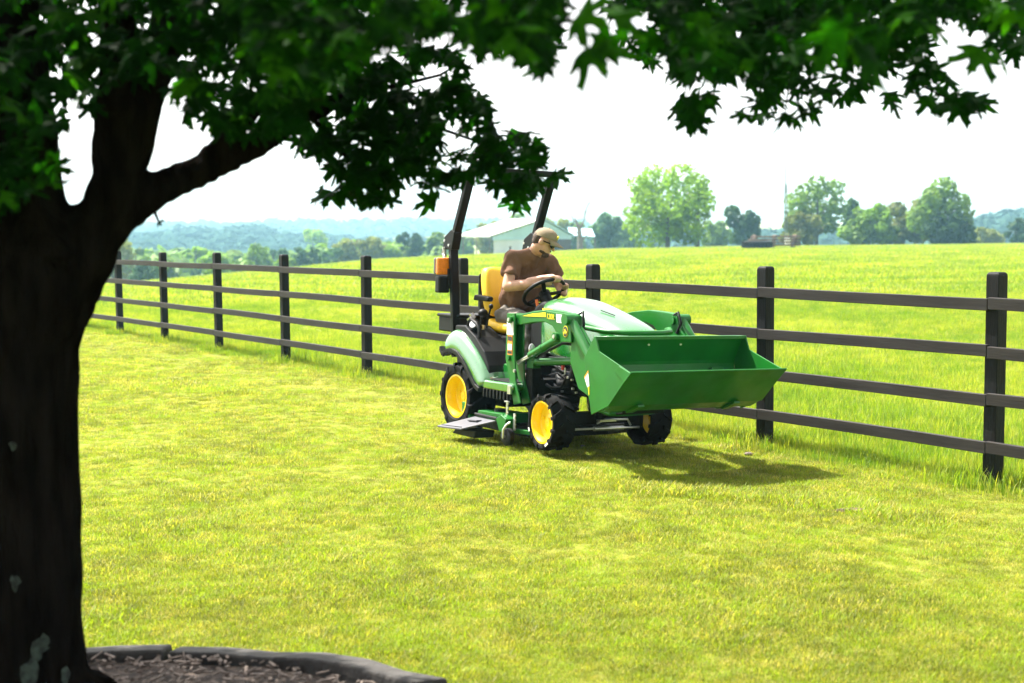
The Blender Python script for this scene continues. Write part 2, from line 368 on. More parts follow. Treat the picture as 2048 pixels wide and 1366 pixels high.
def make_wheel(x, y, rad, width, rim_r, lugs, side, name='wheel'):
    """side -1: outer face towards -y"""
    w = empty(name, (x, y, rad), tr)
    h = width / 2; s = side
    prof = [(rim_r, -h * 0.80), (rim_r * 1.06, -h * 0.90), (rim_r + (rad - rim_r) * 0.45, -h * 1.0), (rim_r + (rad - rim_r) * 0.72, -h * 0.98), (rad * 0.905, -h * 0.86), (rad * 0.915, -h * 0.4), (rad * 0.92, 0),
            (rad * 0.915, h * 0.4), (rad * 0.905, h * 0.86), (rim_r + (rad - rim_r) * 0.72, h * 0.98), (rim_r + (rad - rim_r) * 0.45, h * 1.0), (rim_r * 1.06, h * 0.90), (rim_r, h * 0.80), (rim_r * 0.97, 0)]
    m = MB().lathe(prof, seg=56, closed=True)
    # bead rings on the sidewall
    for q in (-1, 1):
        m.lathe([(rim_r * 1.10, q * h * 0.93), (rim_r * 1.14, q * h * 0.985), (rim_r * 1.18, q * h * 0.95), (rim_r * 1.14, q * h * 0.90)], seg=56, closed=True)
    ty = m.build('tyre', M['tyre'], w, smooth=True)
    lm = MB()
    for k in range(lugs):
        for q in (-1, 1):
            a0 = 2 * math.pi * (k + (0.5 if q > 0 else 0)) / lugs
            # chevron lug from centre to shoulder then down the sidewall
            secs = [(0.02 * q, 0.0, rad * 0.91, rad * 1.0), (0.45 * q * h, 0.10, rad * 0.90, rad * 1.0), (0.92 * q * h, 0.22, rad * 0.87, rad * 0.99), (1.05 * q * h, 0.27, rad * 0.76, rad * 0.90)]
            rr = []
            for yy, da, r0, r1 in secs:
                a = a0 - da; dw = 0.068 if rad > 0.25 else 0.082
                ring = []
                for rr_, aa in ((r0, a - dw), (r1, a - dw * 0.7), (r1, a + dw * 0.7), (r0, a + dw)):
                    ring.append((rr_ * math.cos(aa), yy, rr_ * math.sin(aa)))
                rr.append(ring)
            lm.rings(rr)
    lm.build('tread_lugs', M['tyre'], ty)
    # dished rim, open on the outer side
    d = h * 0.86
    rp = [(rim_r * 1.045, s * d), (rim_r * 1.05, s * d * 1.05), (rim_r * 0.97, s * d * 1.06), (rim_r * 0.93, s * d * 0.9), (rim_r * 0.86, s * d * 0.62), (rim_r * 0.84, s * d * 0.30), (rim_r * 0.70, s * d * 0.18),
          (rim_r * 0.62, s * d * 0.22), (rim_r * 0.45, s * d * 0.22), (rim_r * 0.40, s * d * 0.30), (rim_r * 0.22, s * d * 0.32), (rim_r * 0.20, s * d * 0.46), (0.004, s * d * 0.47)]
    rim = MB().lathe(rp, seg=48, cap=False).build('rim', M['yellow'], w, smooth=True)
    hb = MB(); n = 5
    for k in range(n):
        a = 2 * math.pi * k / n + 0.3; c = (rim_r * 0.53 * math.cos(a), s * d * 0.22, rim_r * 0.53 * math.sin(a))
        hb.cyl(c, (c[0], c[1] + s * 0.014, c[2]), 0.010, 6)
    hb.build('wheel_bolts', M['yellow'], rim)['kind'] = 'stuff'
    if name == 'wheel' and s < 0 and rad < 0.25:
        for a in (3.5, 5.3):
            tgm = MB()
            for r_ in (rim_r + (rad - rim_r) * 0.5,):
                c = Vector((r_ * math.cos(a), -h * 1.0 - 0.003, r_ * math.sin(a))); tgm.box(c, (0.05, 0.003, 0.018), Matrix.Rotation(-a + math.pi / 2, 3, 'Y'))
            tgm.build('paper_tag', M['white'], ty)
    return w
RR, FR = 0.298, 0.228
make_wheel(0.0, -0.575 + 0.135, RR, 0.27, 0.182, 13, -1)
make_wheel(0.0, 0.575 - 0.135, RR, 0.27, 0.182, 13, 1)
wf = make_wheel(1.42, -0.575 + 0.10, FR, 0.20, 0.163, 12, -1); wf.rotation_euler = (0, 0, R(-3))
wf2 = make_wheel(1.42, 0.575 - 0.10, FR, 0.20, 0.163, 12, 1); wf2.rotation_euler = (0, 0, R(-3))

# chassis and engine
m = MB()
m.box((0.02, 0, 0.36), (0.42, 0.40, 0.30)).box((0.55, 0, 0.40), (0.75, 0.26, 0.20)).cyl((0, -0.36, RR), (0, 0.36, RR), 0.07, 14).cyl((0, -0.42, RR), (0, 0.42, RR), 0.05, 12)
m.build('transmission', M['iron'], tr, bevel=0.015)
m = MB(); m.prism([(0.85, 0.42), (1.98, 0.40), (2.0, 0.52), (1.90, 0.56), (0.85, 0.60)], -0.13, 0.13)
m.box((1.35, 0, 0.66), (0.62, 0.30, 0.26)).cyl((1.15, -0.17, 0.62), (1.15, -0.24, 0.60), 0.05, 14).cyl((1.45, -0.16, 0.66), (1.45, -0.23, 0.66), 0.06, 14).box((1.30, -0.18, 0.58), (0.16, 0.10, 0.12)).box((1.58, -0.17, 0.57), (0.10, 0.10, 0.14))
m.build('engine', M['iron'], tr, bevel=0.012)
m = MB(); m.tube([(1.08, -0.19, 0.56), (1.20, -0.25, 0.50), (1.34, -0.27, 0.53), (1.40, -0.26, 0.62), (1.37, -0.24, 0.72)], [0.035, 0.036, 0.036, 0.034, 0.03], 12)
m.build('intake_hose', M['black'], tr, smooth=True)
m = MB(); m.tube([(1.02, -0.30, 0.50), (1.15, -0.31, 0.47), (1.30, -0.31, 0.49), (1.36, -0.30, 0.58)], 0.012, 8); m.tube([(0.98, -0.34, 0.62), (1.05, -0.33, 0.52), (1.0, -0.30, 0.40)], 0.010, 8); m.tube([(1.5, -0.30, 0.60), (1.58, -0.32, 0.5), (1.62, -0.24, 0.42)], 0.010, 8)
m.build('hydraulic_hose', M['black'], tr, smooth=True)
m = MB()
for k in range(12):
    p = Vector((trng.uniform(1.1, 1.72), -trng.uniform(0.22, 0.30), trng.uniform(0.44, 0.70))); m.cyl(p, p + Vector((0, -0.02, 0)), trng.uniform(0.006, 0.012), 8)
m.tube([(1.28, -0.29, 0.58), (1.33, -0.30, 0.60), (1.33, -0.30, 0.65)], 0.006, 6).tube([(1.56, -0.29, 0.52), (1.60, -0.30, 0.60)], 0.006, 6)
m.build('fittings', M['steel'], tr)['kind'] = 'stuff'
for k in range(7):
    y_ = -0.20 - 0.02 * (k % 3); z_ = 0.46 + 0.05 * k
    MB().tube([(1.0, y_, z_), (1.12 + 0.03 * k, y_ - 0.03, z_ + trng.uniform(-0.06, 0.04)), (1.3 + 0.05 * k, y_ - 0.02, z_ + trng.uniform(-0.08, 0.02)), (1.55, y_ + 0.05, z_ - 0.05)], trng.uniform(0.006, 0.011), 6).build('wiring_hose', M['black'], tr, smooth=True)
MB().box((1.62, -0.215, 0.46), (0.10, 0.05, 0.07)).build('battery_box', M['black'], tr, bevel=0.008)
MB().box((1.62, -0.243, 0.46), (0.05, 0.003, 0.03)).build('battery_label', M['white'], tr)
MB().cyl((1.30, -0.30, 0.63), (1.30, -0.30, 0.70), 0.013, 10).build('red_cap', M['red'], tr)
# front axle
m = MB(); m.bar((1.42, -0.40, 0.25), (1.42, 0.40, 0.25), 0.09, 0.10).box((1.42, 0, 0.33), (0.14, 0.16, 0.16)).cyl((1.42, -0.36, 0.16), (1.42, -0.36, 0.33), 0.055, 14).cyl((1.42, 0.36, 0.16), (1.42, 0.36, 0.33), 0.055, 14)
m.build('front_axle', M['iron'], tr, bevel=0.01)
m = MB(); m.cyl((1.53, -0.33, 0.175), (1.50, 0.33, 0.165), 0.010, 10).cyl((1.53, -0.14, 0.172), (1.51, 0.16, 0.168), 0.019, 12).tube([(1.54, -0.12, 0.215), (1.55, -0.05, 0.245), (1.54, 0.18, 0.240), (1.53, 0.22, 0.19)], 0.009, 8).box((1.53, -0.02, 0.235), (0.05, 0.16, 0.014))
m.build('tie_rod', M['steel'], tr, smooth=True)
m = MB(); m.tube([(1.70, -0.28, 0.37), (1.88, -0.24, 0.335), (1.92, -0.1, 0.335), (1.92, 0.12, 0.34), (1.88, 0.26, 0.35), (1.7, 0.28, 0.38)], 0.019, 10)
m.build('front_bumper', M['green'], tr, smooth=True)
m = MB(); m.prism([(1.72, 0.30), (2.0, 0.34), (2.0, 0.55), (1.72, 0.55)], -0.20, 0.20); m.build('front_weight_bracket', M['iron'], tr, bevel=0.01)
# hood
secs = [(0.80, 0.215, 1.175, 1.085, 0.76), (0.86, 0.245, 1.198, 1.10, 0.73), (1.05, 0.265, 1.212, 1.095, 0.70), (1.25, 0.268, 1.182, 1.06, 0.68), (1.45, 0.262, 1.135, 1.02, 0.66), (1.65, 0.25, 1.085, 0.985, 0.66), (1.82, 0.232, 1.040, 0.945, 0.66), (1.94, 0.205, 0.995, 0.905, 0.67), (2.0, 0.165, 0.945, 0.86, 0.70)]
rr = []
for X, hw, zt, zs, zb in secs:
    half = [(hw * 0.96, zb), (hw, zb + 0.05), (hw * 1.0, (zb + zs) / 2), (hw * 0.985, zs - 0.02), (hw * 0.93, zs + (zt - zs) * 0.38), (hw * 0.80, zs + (zt - zs) * 0.68), (hw * 0.58, zs + (zt - zs) * 0.88), (hw * 0.3, zs + (zt - zs) * 0.98), (0, zt)]
    ring = [(X, -y, z) for y, z in half] + [(X, y, z) for y, z in half[-2::-1]]
    rr.append(ring)
hood = MB().rings(rr).build('hood', M['green_body'], tr, smooth=False)
for p in hood.data.polygons: p.use_smooth = True
mm = hood.modifiers.new('sub', 'SUBSURF'); mm.levels = 1; mm.render_levels = 2
m = MB()
for k in range(5): m.box((2.005 - 0.0 * k, 0, 0.73 + 0.035 * k), (0.03, 0.26 - 0.01 * k, 0.014))
m.build('grille', M['black'], hood)
MB().bar((1.52, -0.10, 1.1225), (1.66, -0.06, 1.088), 0.008, 0.006).build('hood_vent_slot', M['black'], hood)
for s in (-1, 1):
    hl = MB().ellipsoid((1.975, s * 0.13, 0.87), (0.035, 0.055, 0.03)).build('headlight', M['white'], hood, smooth=True)
    st = MB()
    rows = []
    for X, z in ((0.885, 1.092), (1.0, 1.098), (1.12, 1.085), (1.26, 1.058)):
        i = np.interp(X, [q[0] for q in secs], [q[1] for q in secs]); rows.append([(X, s * (i * 1.0 + 0.004), z - 0.018), (X, s * (i * 0.985 + 0.006), z + 0.018)])
    st.rings(rows, cap=False, closed=False); st.build('hood_stripe', M['decal_y'], hood)
# dashboard, column, steering wheel
m = MB(); m.prism([(0.60, 0.62), (0.86, 0.62), (0.86, 1.12), (0.78, 1.17), (0.66, 1.12), (0.60, 1.0)], -0.19, 0.19)
m.build('dashboard', M['black'], tr, bevel=0.03)
m = MB(); m.cyl((0.70, 0, 1.05), (0.535, 0, 1.195), 0.045, 14); m.build('steering_column', M['black'], tr, smooth=True)
swc = Vector((0.52, 0.0, 1.215)); swn = Vector((-0.62, -0.04, 0.78)).normalized()
sx_ = swn.cross(Vector((0, 1, 0))).normalized(); sy_ = swn.cross(sx_)
def swp(a, r=0.185, o=0.0): return swc + sx_ * (r * math.cos(a)) + sy_ * (r * math.sin(a)) + swn * o
m = MB(); m.tube([swp(2 * math.pi * k / 40, 0.185, 0.02) for k in range(40)], 0.0165, 10, closed=True)
for a in (0.5, 2.6, 4.7): m.bar(swp(a, 0.03, 0.0), swp(a, 0.18, 0.018), 0.035, 0.014, swn)
m.cyl(swc - swn * 0.02, swc + swn * 0.02, 0.05, 16)
sw = m.build('steering_wheel', M['black'], tr, smooth=True)
MB().cyl((0.585, -0.11, 1.115), (0.57, -0.115, 1.17), 0.013, 10).build('throttle_lever', M['orange'], tr, smooth=True)
# seat
m = MB(); rr = []
for z, x0, x1, hw in ((0.98, -0.16, -0.05, 0.20), (1.06, -0.20, -0.06, 0.235), (1.2, -0.235, -0.095, 0.24), (1.34, -0.27, -0.135, 0.235), (1.41, -0.275, -0.165, 0.215), (1.435, -0.255, -0.20, 0.18)):
    rr.append([(x0, -hw * 0.8, z), (x0, hw * 0.8, z), ((x0 + x1) / 2, hw, z), (x1 + 0.025, hw * 0.92, z), (x1, hw * 0.55, z), (x1 - 0.012, 0, z), (x1, -hw * 0.55, z), (x1 + 0.025, -hw * 0.92, z), ((x0 + x1) / 2, -hw, z)])
st = empty('seat', (0, 0, 0), tr)
ob = MB(); ob.rings(rr); o = ob.build('backrest', M['seat'], st); o.modifiers.new('s', 'SUBSURF').render_levels = 2; [setattr(p, 'use_smooth', True) for p in o.data.polygons]
m = MB(); rr = []
for x, z0, z1, hw in ((-0.14, 0.90, 0.985, 0.19), (-0.08, 0.85, 0.985, 0.235), (0.08, 0.845, 0.955, 0.25), (0.24, 0.85, 0.955, 0.25), (0.34, 0.86, 0.95, 0.235), (0.37, 0.885, 0.925, 0.20)):
    rr.append([(x, -hw * 0.9, z0), (x, -hw, (z0 + z1) / 2), (x, -hw * 0.9, z1), (x, -hw * 0.5, z1 - 0.015), (x, 0, z1 - 0.02), (x, hw * 0.5, z1 - 0.015), (x, hw * 0.9, z1), (x, hw, (z0 + z1) / 2), (x, hw * 0.9, z0), (x, 0, z0)])
m.rings(rr); o = m.build('cushion', M['seat'], st); o.modifiers.new('s', 'SUBSURF').render_levels = 2; [setattr(p, 'use_smooth', True) for p in o.data.polygons]
m = MB(); m.prism([(-0.30, 1.0), (-0.22, 0.97), (-0.27, 1.38), (-0.31, 1.36)], -0.20, 0.20); m.build('seat_shell', M['black'], st, bevel=0.03)
for s in (-1, 1):
    m = MB(); m.prism([(-0.20, 1.135), (-0.18, 1.185), (0.06, 1.175), (0.075, 1.155), (0.06, 1.13)], s * 0.275 - 0.03, s * 0.275 + 0.03)
    m.build('armrest', M['black'], st, bevel=0.014)
m = MB(); m.prism([(-0.2, 0.5), (0.40, 0.5), (0.36, 0.84), (-0.16, 0.86)], -0.24, 0.24); m.build('seat_base', M['black'], tr, bevel=0.02)
# fenders
for s in (-1, 1):
    fd = empty('fender', (0, 0, 0), tr)
    up_ = [(-0.285, 0.735), (-0.235, 0.83), (-0.14, 0.893), (-0.03, 0.885), (0.07, 0.84), (0.22, 0.755), (0.38, 0.635), (0.47, 0.53), (0.515, 0.455)]
    lo_ = [(-0.245, 0.665), (-0.16, 0.70), (-0.06, 0.705), (0.03, 0.685), (0.125, 0.63), (0.21, 0.56), (0.285, 0.49), (0.36, 0.43), (0.43, 0.405)]
    m = MB(); rr = []
    for (ux, uz), (lx, lz) in zip(up_, lo_):
        mx, mz = (ux + lx) / 2, (uz + lz) / 2
        rr.append([(ux, s * 0.27, uz + 0.0), (ux, s * 0.50, uz), (ux * 0.85 + lx * 0.15, s * 0.548, uz * 0.85 + lz * 0.15), (mx, s * 0.568, mz), (lx, s * 0.572, lz), (lx, s * 0.555, lz), (mx, s * 0.54, mz), (ux * 0.8 + lx * 0.2, s * 0.50, uz * 0.8 + lz * 0.2), (ux * 0.8 + lx * 0.2, s * 0.27, uz * 0.8 + lz * 0.2)])
    m.rings(rr); o = m.build('fender_skin', M['green_body'], fd); o.modifiers.new('s', 'SUBSURF').render_levels = 2; [setattr(p, 'use_smooth', True) for p in o.data.polygons]
    m = MB(); rr = []
    for lx, lz in [(-0.29, 0.715)] + lo_:
        rr.append([(lx - 0.012, s * 0.50, lz - 0.035), (lx - 0.012, s * 0.582, lz - 0.030), (lx, s * 0.584, lz + 0.006), (lx, s * 0.50, lz + 0.006)])
    m.rings(rr).build('fender_lip', M['black'], fd, bevel=0.005)
    m = MB()
    for k in range(7):
        u = k / 6; m.box((-0.225 + u * 0.16, s * 0.575, 0.655 + 0.03 * math.sin(u * 2.2)), (0.012, 0.018, 0.05))
    m.build('lip_vanes', M['black'], fd)
    m = MB(); m.prism([(-0.16, 0.875), (-0.15, 0.915), (0.02, 0.915), (0.20, 0.83), (0.36, 0.715), (0.44, 0.60), (0.47, 0.47), (0.50, 0.45), (0.30, 0.45), (0.0, 0.80)], s * 0.24, s * 0.50)
    m.build('fender_ledge', M['black'], fd, bevel=0.02)
    m = MB(); m.tube([(0.0, s * 0.46, 0.90), (0.02, s * 0.46, 0.955), (0.05, s * 0.46, 0.975), (0.15, s * 0.46, 0.945), (0.20, s * 0.46, 0.90), (0.21, s * 0.46, 0.82)], 0.015, 10); m.build('grab_handle', M['black'], fd, smooth=True)
    # platform step
    stp = empty('step', (0, 0, 0), tr)
    m = MB(); m.prism([(0.48, 0.415), (0.90, 0.415), (0.965, 0.44), (0.965, 0.475), (0.93, 0.495), (0.50, 0.485)], s * 0.26, s * 0.575); m.build('step_shell', M['green_body'], stp, bevel=0.014)
    MB().box((0.74, s * 0.41, 0.496), (0.38, 0.26, 0.012)).build('rubber_mat', M['black'], stp, bevel=0.004)
    m = MB(); m.box((0.70, s * 0.42, 0.385), (0.46, 0.28, 0.055))
    for k in range(8): m.box((0.50 + k * 0.056, s * 0.565, 0.378), (0.022, 0.022, 0.07))
    m.build('step_skirt', M['black'], stp, bevel=0.004)
# inner green leg shield between ledge and dash
m = MB(); m.prism([(0.42, 0.48), (0.66, 0.48), (0.60, 0.60), (0.46, 0.62)], -0.36, -0.30); m.build('leg_shield', M['green_body'], tr, bevel=0.012)
# ROPS
rops = empty('roll_bar', (0, 0, 0), tr)
for s in (-1, 1):
    m = MB(); m.bar((-0.27, s * 0.42, 0.62), (-0.375, s * 0.42, 1.60), 0.055, 0.075, (0, 1, 0)); m.build('lower_post', M['blackpaint'], rops, bevel=0.008)
    m = MB(); m.bar((-0.355, s * 0.42, 1.66), (-0.075, s * 0.42, 2.26), 0.055, 0.075, (0, 1, 0)); m.build('upper_post', M['blackpaint'], rops, bevel=0.008)
    m = MB(); m.prism([(-0.44, 1.58), (-0.33, 1.58), (-0.285, 1.74), (-0.35, 1.76), (-0.47, 1.70), (-0.50, 1.60)], s * 0.42 - 0.042, s * 0.42 + 0.042)
    m.build('hinge_bracket', M['blackpaint'], rops, bevel=0.008)
    m = MB(); m.cyl((-0.46, s * 0.42 - 0.05, 1.66), (-0.46, s * 0.42 + 0.05, 1.66), 0.012, 10).cyl((-0.38, s * 0.42 - 0.05, 1.62), (-0.38, s * 0.42 + 0.05, 1.62), 0.012, 10).tube([(-0.46, s * 0.475, 1.60), (-0.47, s * 0.48, 1.54), (-0.43, s * 0.475, 1.52)], 0.007, 8).bar((-0.475, s * 0.462, 1.60), (-0.455, s * 0.462, 1.50), 0.012, 0.05)
    m.build('hinge_pin', M['steel'], rops, smooth=True)
    MB().box((-0.30, s * 0.449, 1.775), (0.05, 0.003, 0.06), (0, R(25), 0)).build('sticker', M['white'], rops)
    lp = empty('warning_lamp', (0, 0, 0), tr)
    MB().box((-0.415, s * 0.50, 1.43), (0.045, 0.135, 0.155)).build('amber_lens', M['amber'], lp, bevel=0.016)
    MB().box((-0.46, s * 0.50, 1.43), (0.04, 0.13, 0.15)).build('rear_lens', M['lampgrey'], lp, bevel=0.014)
    MB().box((-0.425, s * 0.495, 1.265), (0.085, 0.115, 0.15)).build('lamp_housing', M['black'], lp, bevel=0.016)
    MB().box((-0.37, s * 0.44, 1.32), (0.03, 0.06, 0.18)).build('lamp_bracket', M['black'], lp, bevel=0.004)
MB().bar((-0.062, -0.45, 2.285), (-0.062, 0.45, 2.285), 0.075, 0.055).build('cross_bar', M['blackpaint'], rops, bevel=0.012)
# rear ballast box
m = MB(); m.box((-0.46, -0.10, 0.905), (0.36, 0.62, 0.135)).box((-0.46, -0.10, 0.984), (0.385, 0.65, 0.03)); m.build('rear_box', M['black'], tr, bevel=0.012)
MB().box((-0.32, 0, 0.76), (0.10, 0.66, 0.18)).build('rear_crossmember', M['blackpaint'], tr, bevel=0.01)
m = MB(); m.bar((-0.2, -0.2, 0.4), (-0.75, -0.28, 0.36), 0.03, 0.05).bar((-0.2, 0.2, 0.4), (-0.75, 0.28, 0.36), 0.03, 0.05).bar((-0.2, 0, 0.62), (-0.72, 0, 0.62), 0.04, 0.04); m.build('lift_arms', M['iron'], tr, bevel=0.005)
# levers beside the seat
m = MB(); m.tube([(0.05, -0.30, 0.88), (0.06, -0.295, 0.98), (0.09, -0.285, 1.08)], 0.009, 8).ellipsoid((0.095, -0.285, 1.09), (0.022, 0.02, 0.024)); m.build('range_lever', M['black'], tr, smooth=True)
m = MB(); m.cyl((0.07, -0.40, 0.90), (0.10, -0.46, 0.93), 0.046, 16).ellipsoid((0.05, -0.34, 1.03), (0.045, 0.045, 0.038)).tube([(0.03, -0.34, 0.88), (0.04, -0.34, 1.0)], 0.015, 8); m.build('control_knob', M['black'], tr, smooth=True)
m = MB(); m.cyl((0.105, -0.462, 0.932), (0.112, -0.474, 0.938), 0.034, 16).cyl((0.02, -0.42, 0.95), (0.0, -0.45, 0.99), 0.03, 12).cyl((0.0, -0.40, 0.98), (-0.02, -0.42, 1.02), 0.022, 12).box((0.04, -0.37, 0.90), (0.08, 0.06, 0.05)); m.build('valve_fitting', M['steel'], tr, smooth=True)
m = MB()
for k in range(5):
    p = Vector((0.30 + 0.06 * k, -0.252, 0.72 - 0.03 * k)); m.cyl(p, p + Vector((0, -0.02, 0)), 0.012, 8)
m.build('pedal_bolts', M['steel'], tr)['kind'] = 'stuff'
MB().box((0.675, -0.40, 0.70), (0.03, 0.05, 0.11), (0, R(-8), 0)).build('orange_handle', M['orange'], tr, bevel=0.01)

# loader
loader = {}
ld = empty('loader', (0, 0, 0), tr)
for s in (-1, 1):
    y0 = s * 0.455; y1 = s * 0.545
    m = MB()
    pr = [(0.812, 1.065), (0.935, 1.07), (0.945, 0.75), (0.972, 0.52), (1.065, 0.345), (0.955, 0.32), (0.885, 0.50), (0.805, 0.69)]
    m.prism(pr, s * 0.535, s * 0.55).prism(pr, s * 0.45, s * 0.465)
    m.box((0.835, s * 0.50, 0.86), (0.03, 0.07, 0.32))
    MB().prism([(0.94, 0.34), (1.07, 0.34), (1.07, 0.62), (0.98, 0.70)], s * 0.36, s * 0.449).box((0.99, s * 0.24, 0.45), (0.14, 0.24, 0.16)).build('mast_mount', M['iron'], ld, bevel=0.006)  # dark colour stands in for the shade behind the mast
    mast = m.build('mast', M['green'], ld, bevel=0.004)
    top = [(0.845, 1.01), (0.87, 1.055), (0.985, 1.065), (1.175, 1.098), (1.40, 1.122), (1.58, 1.118), (1.72, 1.11), (1.79, 1.09), (1.80, 1.02)]
    low = [(2.30, 0.55), (2.31, 0.47), (2.24, 0.41), (1.86, 0.535), (1.735, 0.73), (1.745, 0.875), (1.60, 0.888), (1.555, 0.93), (1.47, 0.995), (1.35, 1.02), (1.20, 1.01), (0.985, 0.978), (0.87, 0.975)]
    m = MB(); m.prism(top + low, s * 0.46, s * 0.525); arm = m.build('arm', M['green'], ld, bevel=0.007)
    m = MB(); m.prism([(1.40, 1.112), (1.76, 1.10), (1.775, 0.885), (1.61, 0.878), (1.585, 0.93), (1.44, 1.04)], s * 0.525, s * 0.545); m.build('knee_plate', M['green'], ld, bevel=0.006)
    m = MB(); m.bar((1.80, s * 0.49, 0.98), (2.28, s * 0.49, 0.52), 0.09, 0.02, (0, 1, 0)); m.build('arm_rib', M['green'], ld, bevel=0.004)
    # pins
    for X, Z, rr_ in ((0.885, 1.015, 0.030), (1.575, 0.918, 0.033), (1.735, 1.055, 0.036), (0.875, 0.70, 0.024), (2.27, 0.47, 0.03)):
        MB().cyl((X, s * 0.44, Z), (X, s * 0.575, Z), rr_, 16).build('pivot_pin', M['green'], ld, smooth=True)
    for X, Z in ((0.885, 1.015), (1.575, 0.918), (1.735, 1.055)): MB().cyl((X, s * 0.575, Z), (X, s * 0.582, Z), 0.016, 12).build('pin_head', M['steel'], ld)
    for X, Z in ((0.875, 0.70), (0.90, 0.46), (0.91, 0.43), (0.97, 0.60)): MB().cyl((X, s * 0.55, Z), (X, s * 0.566, Z), 0.014, 10).build('pin_head', M['steel'], ld)
    # lift cylinder
    a = Vector((0.93, s * 0.50, 0.665)); b = Vector((1.575, s * 0.50, 0.918)); d = (b - a).normalized()
    m = MB(); m.cyl(a + d * 0.20, b, 0.031, 16).cyl(a + d * 0.38, a + d * 0.41, 0.034, 16); lc = m.build('lift_cylinder', M['green'], ld, smooth=True)
    MB().cyl(a, a + d * 0.22, 0.016, 12).build('piston_rod', M['steel'], lc, smooth=True)
    # bucket cylinder outside the knee
    a = Vector((1.75, s * 0.535, 1.06)); b = Vector((2.22, s * 0.53, 0.58)); d = (b - a).normalized()
    m = MB(); m.cyl(a, a + d * 0.40, 0.037, 16).cyl(a + d * 0.37, a + d * 0.41, 0.041, 16).cyl((1.75, s * 0.48, 1.06), (1.75, s * 0.60, 1.06), 0.045, 14); bc = m.build('bucket_cylinder', M['green'], ld, smooth=True)
    MB().cyl(a + d * 0.38, b, 0.018, 12).build('piston_rod', M['steel'], bc, smooth=True)
    m = MB(); m.tube([(1.72, s * 0.47, 1.09), (1.80, s * 0.46, 1.12), (1.83, s * 0.47, 1.04), (1.80, s * 0.45, 0.95)], 0.011, 8).tube([(0.95, s * 0.44, 0.66), (1.2, s * 0.43, 0.76), (1.5, s * 0.44, 0.86), (1.66, s * 0.44, 0.86)], 0.012, 8); m.build('hose', M['black'], ld, smooth=True)
    # brace to the front frame
    m = MB(); m.tube([(1.06, s * 0.43, 0.68), (1.12, s * 0.43, 0.685), (1.72, s * 0.40, 0.735)], [0.04, 0.032, 0.030], 14).box((1.06, s * 0.43, 0.665), (0.09, 0.07, 0.07)); m.build('brace_tube', M['green'], ld, smooth=True)
    m = MB(); m.cyl((1.085, s * 0.465, 0.725), (1.085, s * 0.45, 0.745), 0.02, 10).cyl((1.13, s * 0.465, 0.735), (1.13, s * 0.45, 0.755), 0.02, 10).ellipsoid((1.05, s * 0.45, 0.78), (0.02, 0.03, 0.05)); m.build('brace_bolt', M['steel'], ld, smooth=True)
# decals on the right arm and mast (the side seen)
yo = -0.548
def flat(name, pts, mat_, par, y=yo): return MB().add([(x, y, z) for x, z in pts], [tuple(range(len(pts)))]).build(name, mat_, par, fix=False)
flat('arm_stripe', [(1.02, 1.052), (1.17, 1.078), (1.372, 1.098), (1.378, 1.062), (1.17, 1.056)], M['decal_y'], ld, -0.5285)
flat('white_label', [(1.555, 1.095), (1.64, 1.092), (1.645, 1.025), (1.565, 1.03)], M['white'], ld)
flat('mast_label', [(0.822, 1.0), (0.925, 1.0), (0.93, 0.89), (0.822, 0.89)], M['white'], ld, -0.5535)
flat('mast_warning', [(0.84, 0.885), (0.915, 0.885), (0.92, 0.725), (0.842, 0.725)], M['decal_o'], ld, -0.5535)
flat('mast_warning_print', [(0.846, 0.878), (0.91, 0.878), (0.911, 0.842), (0.846, 0.842)], M['decal_k'], ld, -0.5555)
flat('mast_warning_text', [(0.846, 0.815), (0.911, 0.815), (0.913, 0.765), (0.846, 0.765)], M['white'], ld, -0.5555)
flat('mast_warning_figure', [(0.848, 0.757), (0.912, 0.757), (0.914, 0.735), (0.848, 0.735)], M['decal_k'], ld, -0.5555)
oc = (1.695, 0.965)
flat('emblem_rim', [(oc[0] + 0.037 * math.cos(t) , oc[1] + 0.045 * math.sin(t)) for t in [2 * math.pi * k / 16 for k in range(16)]], M['decal_y'], ld, -0.5485)
flat('emblem_field', [(oc[0] + 0.032 * math.cos(t), oc[1] + 0.040 * math.sin(t)) for t in [2 * math.pi * k / 16 for k in range(16)]], M['decal_k'], ld, -0.5505)
dp = [(-0.022, -0.010), (-0.012, 0.004), (-0.016, 0.020), (-0.006, 0.012), (0.004, 0.026), (0.004, 0.010), (0.018, 0.006), (0.024, -0.004), (0.016, -0.024), (0.010, -0.010), (-0.004, -0.008), (-0.014, -0.026)]
flat('emblem_figure', [(oc[0] + x, oc[1] + z) for x, z in dp], M['decal_y'], ld, -0.5525)
fc = bpy.data.curves.new('arm_lettering', 'FONT'); fc.body = '120R'; fc.size = 0.058; fc.extrude = 0.0008; fc.space_character = 0.95
fo = bpy.data.objects.new('tmp', fc); COL.objects.link(fo); dg = bpy.context.evaluated_depsgraph_get(); fm = bpy.data.meshes.new_from_object(fo.evaluated_get(dg)); bpy.data.objects.remove(fo)
fm.materials.clear(); lo = new_obj('arm_lettering', fm, M['decal_y'], ld); lo.rotation_euler = (R(90), R(2), 0); lo.location = (1.418, -0.5495, 1.052)
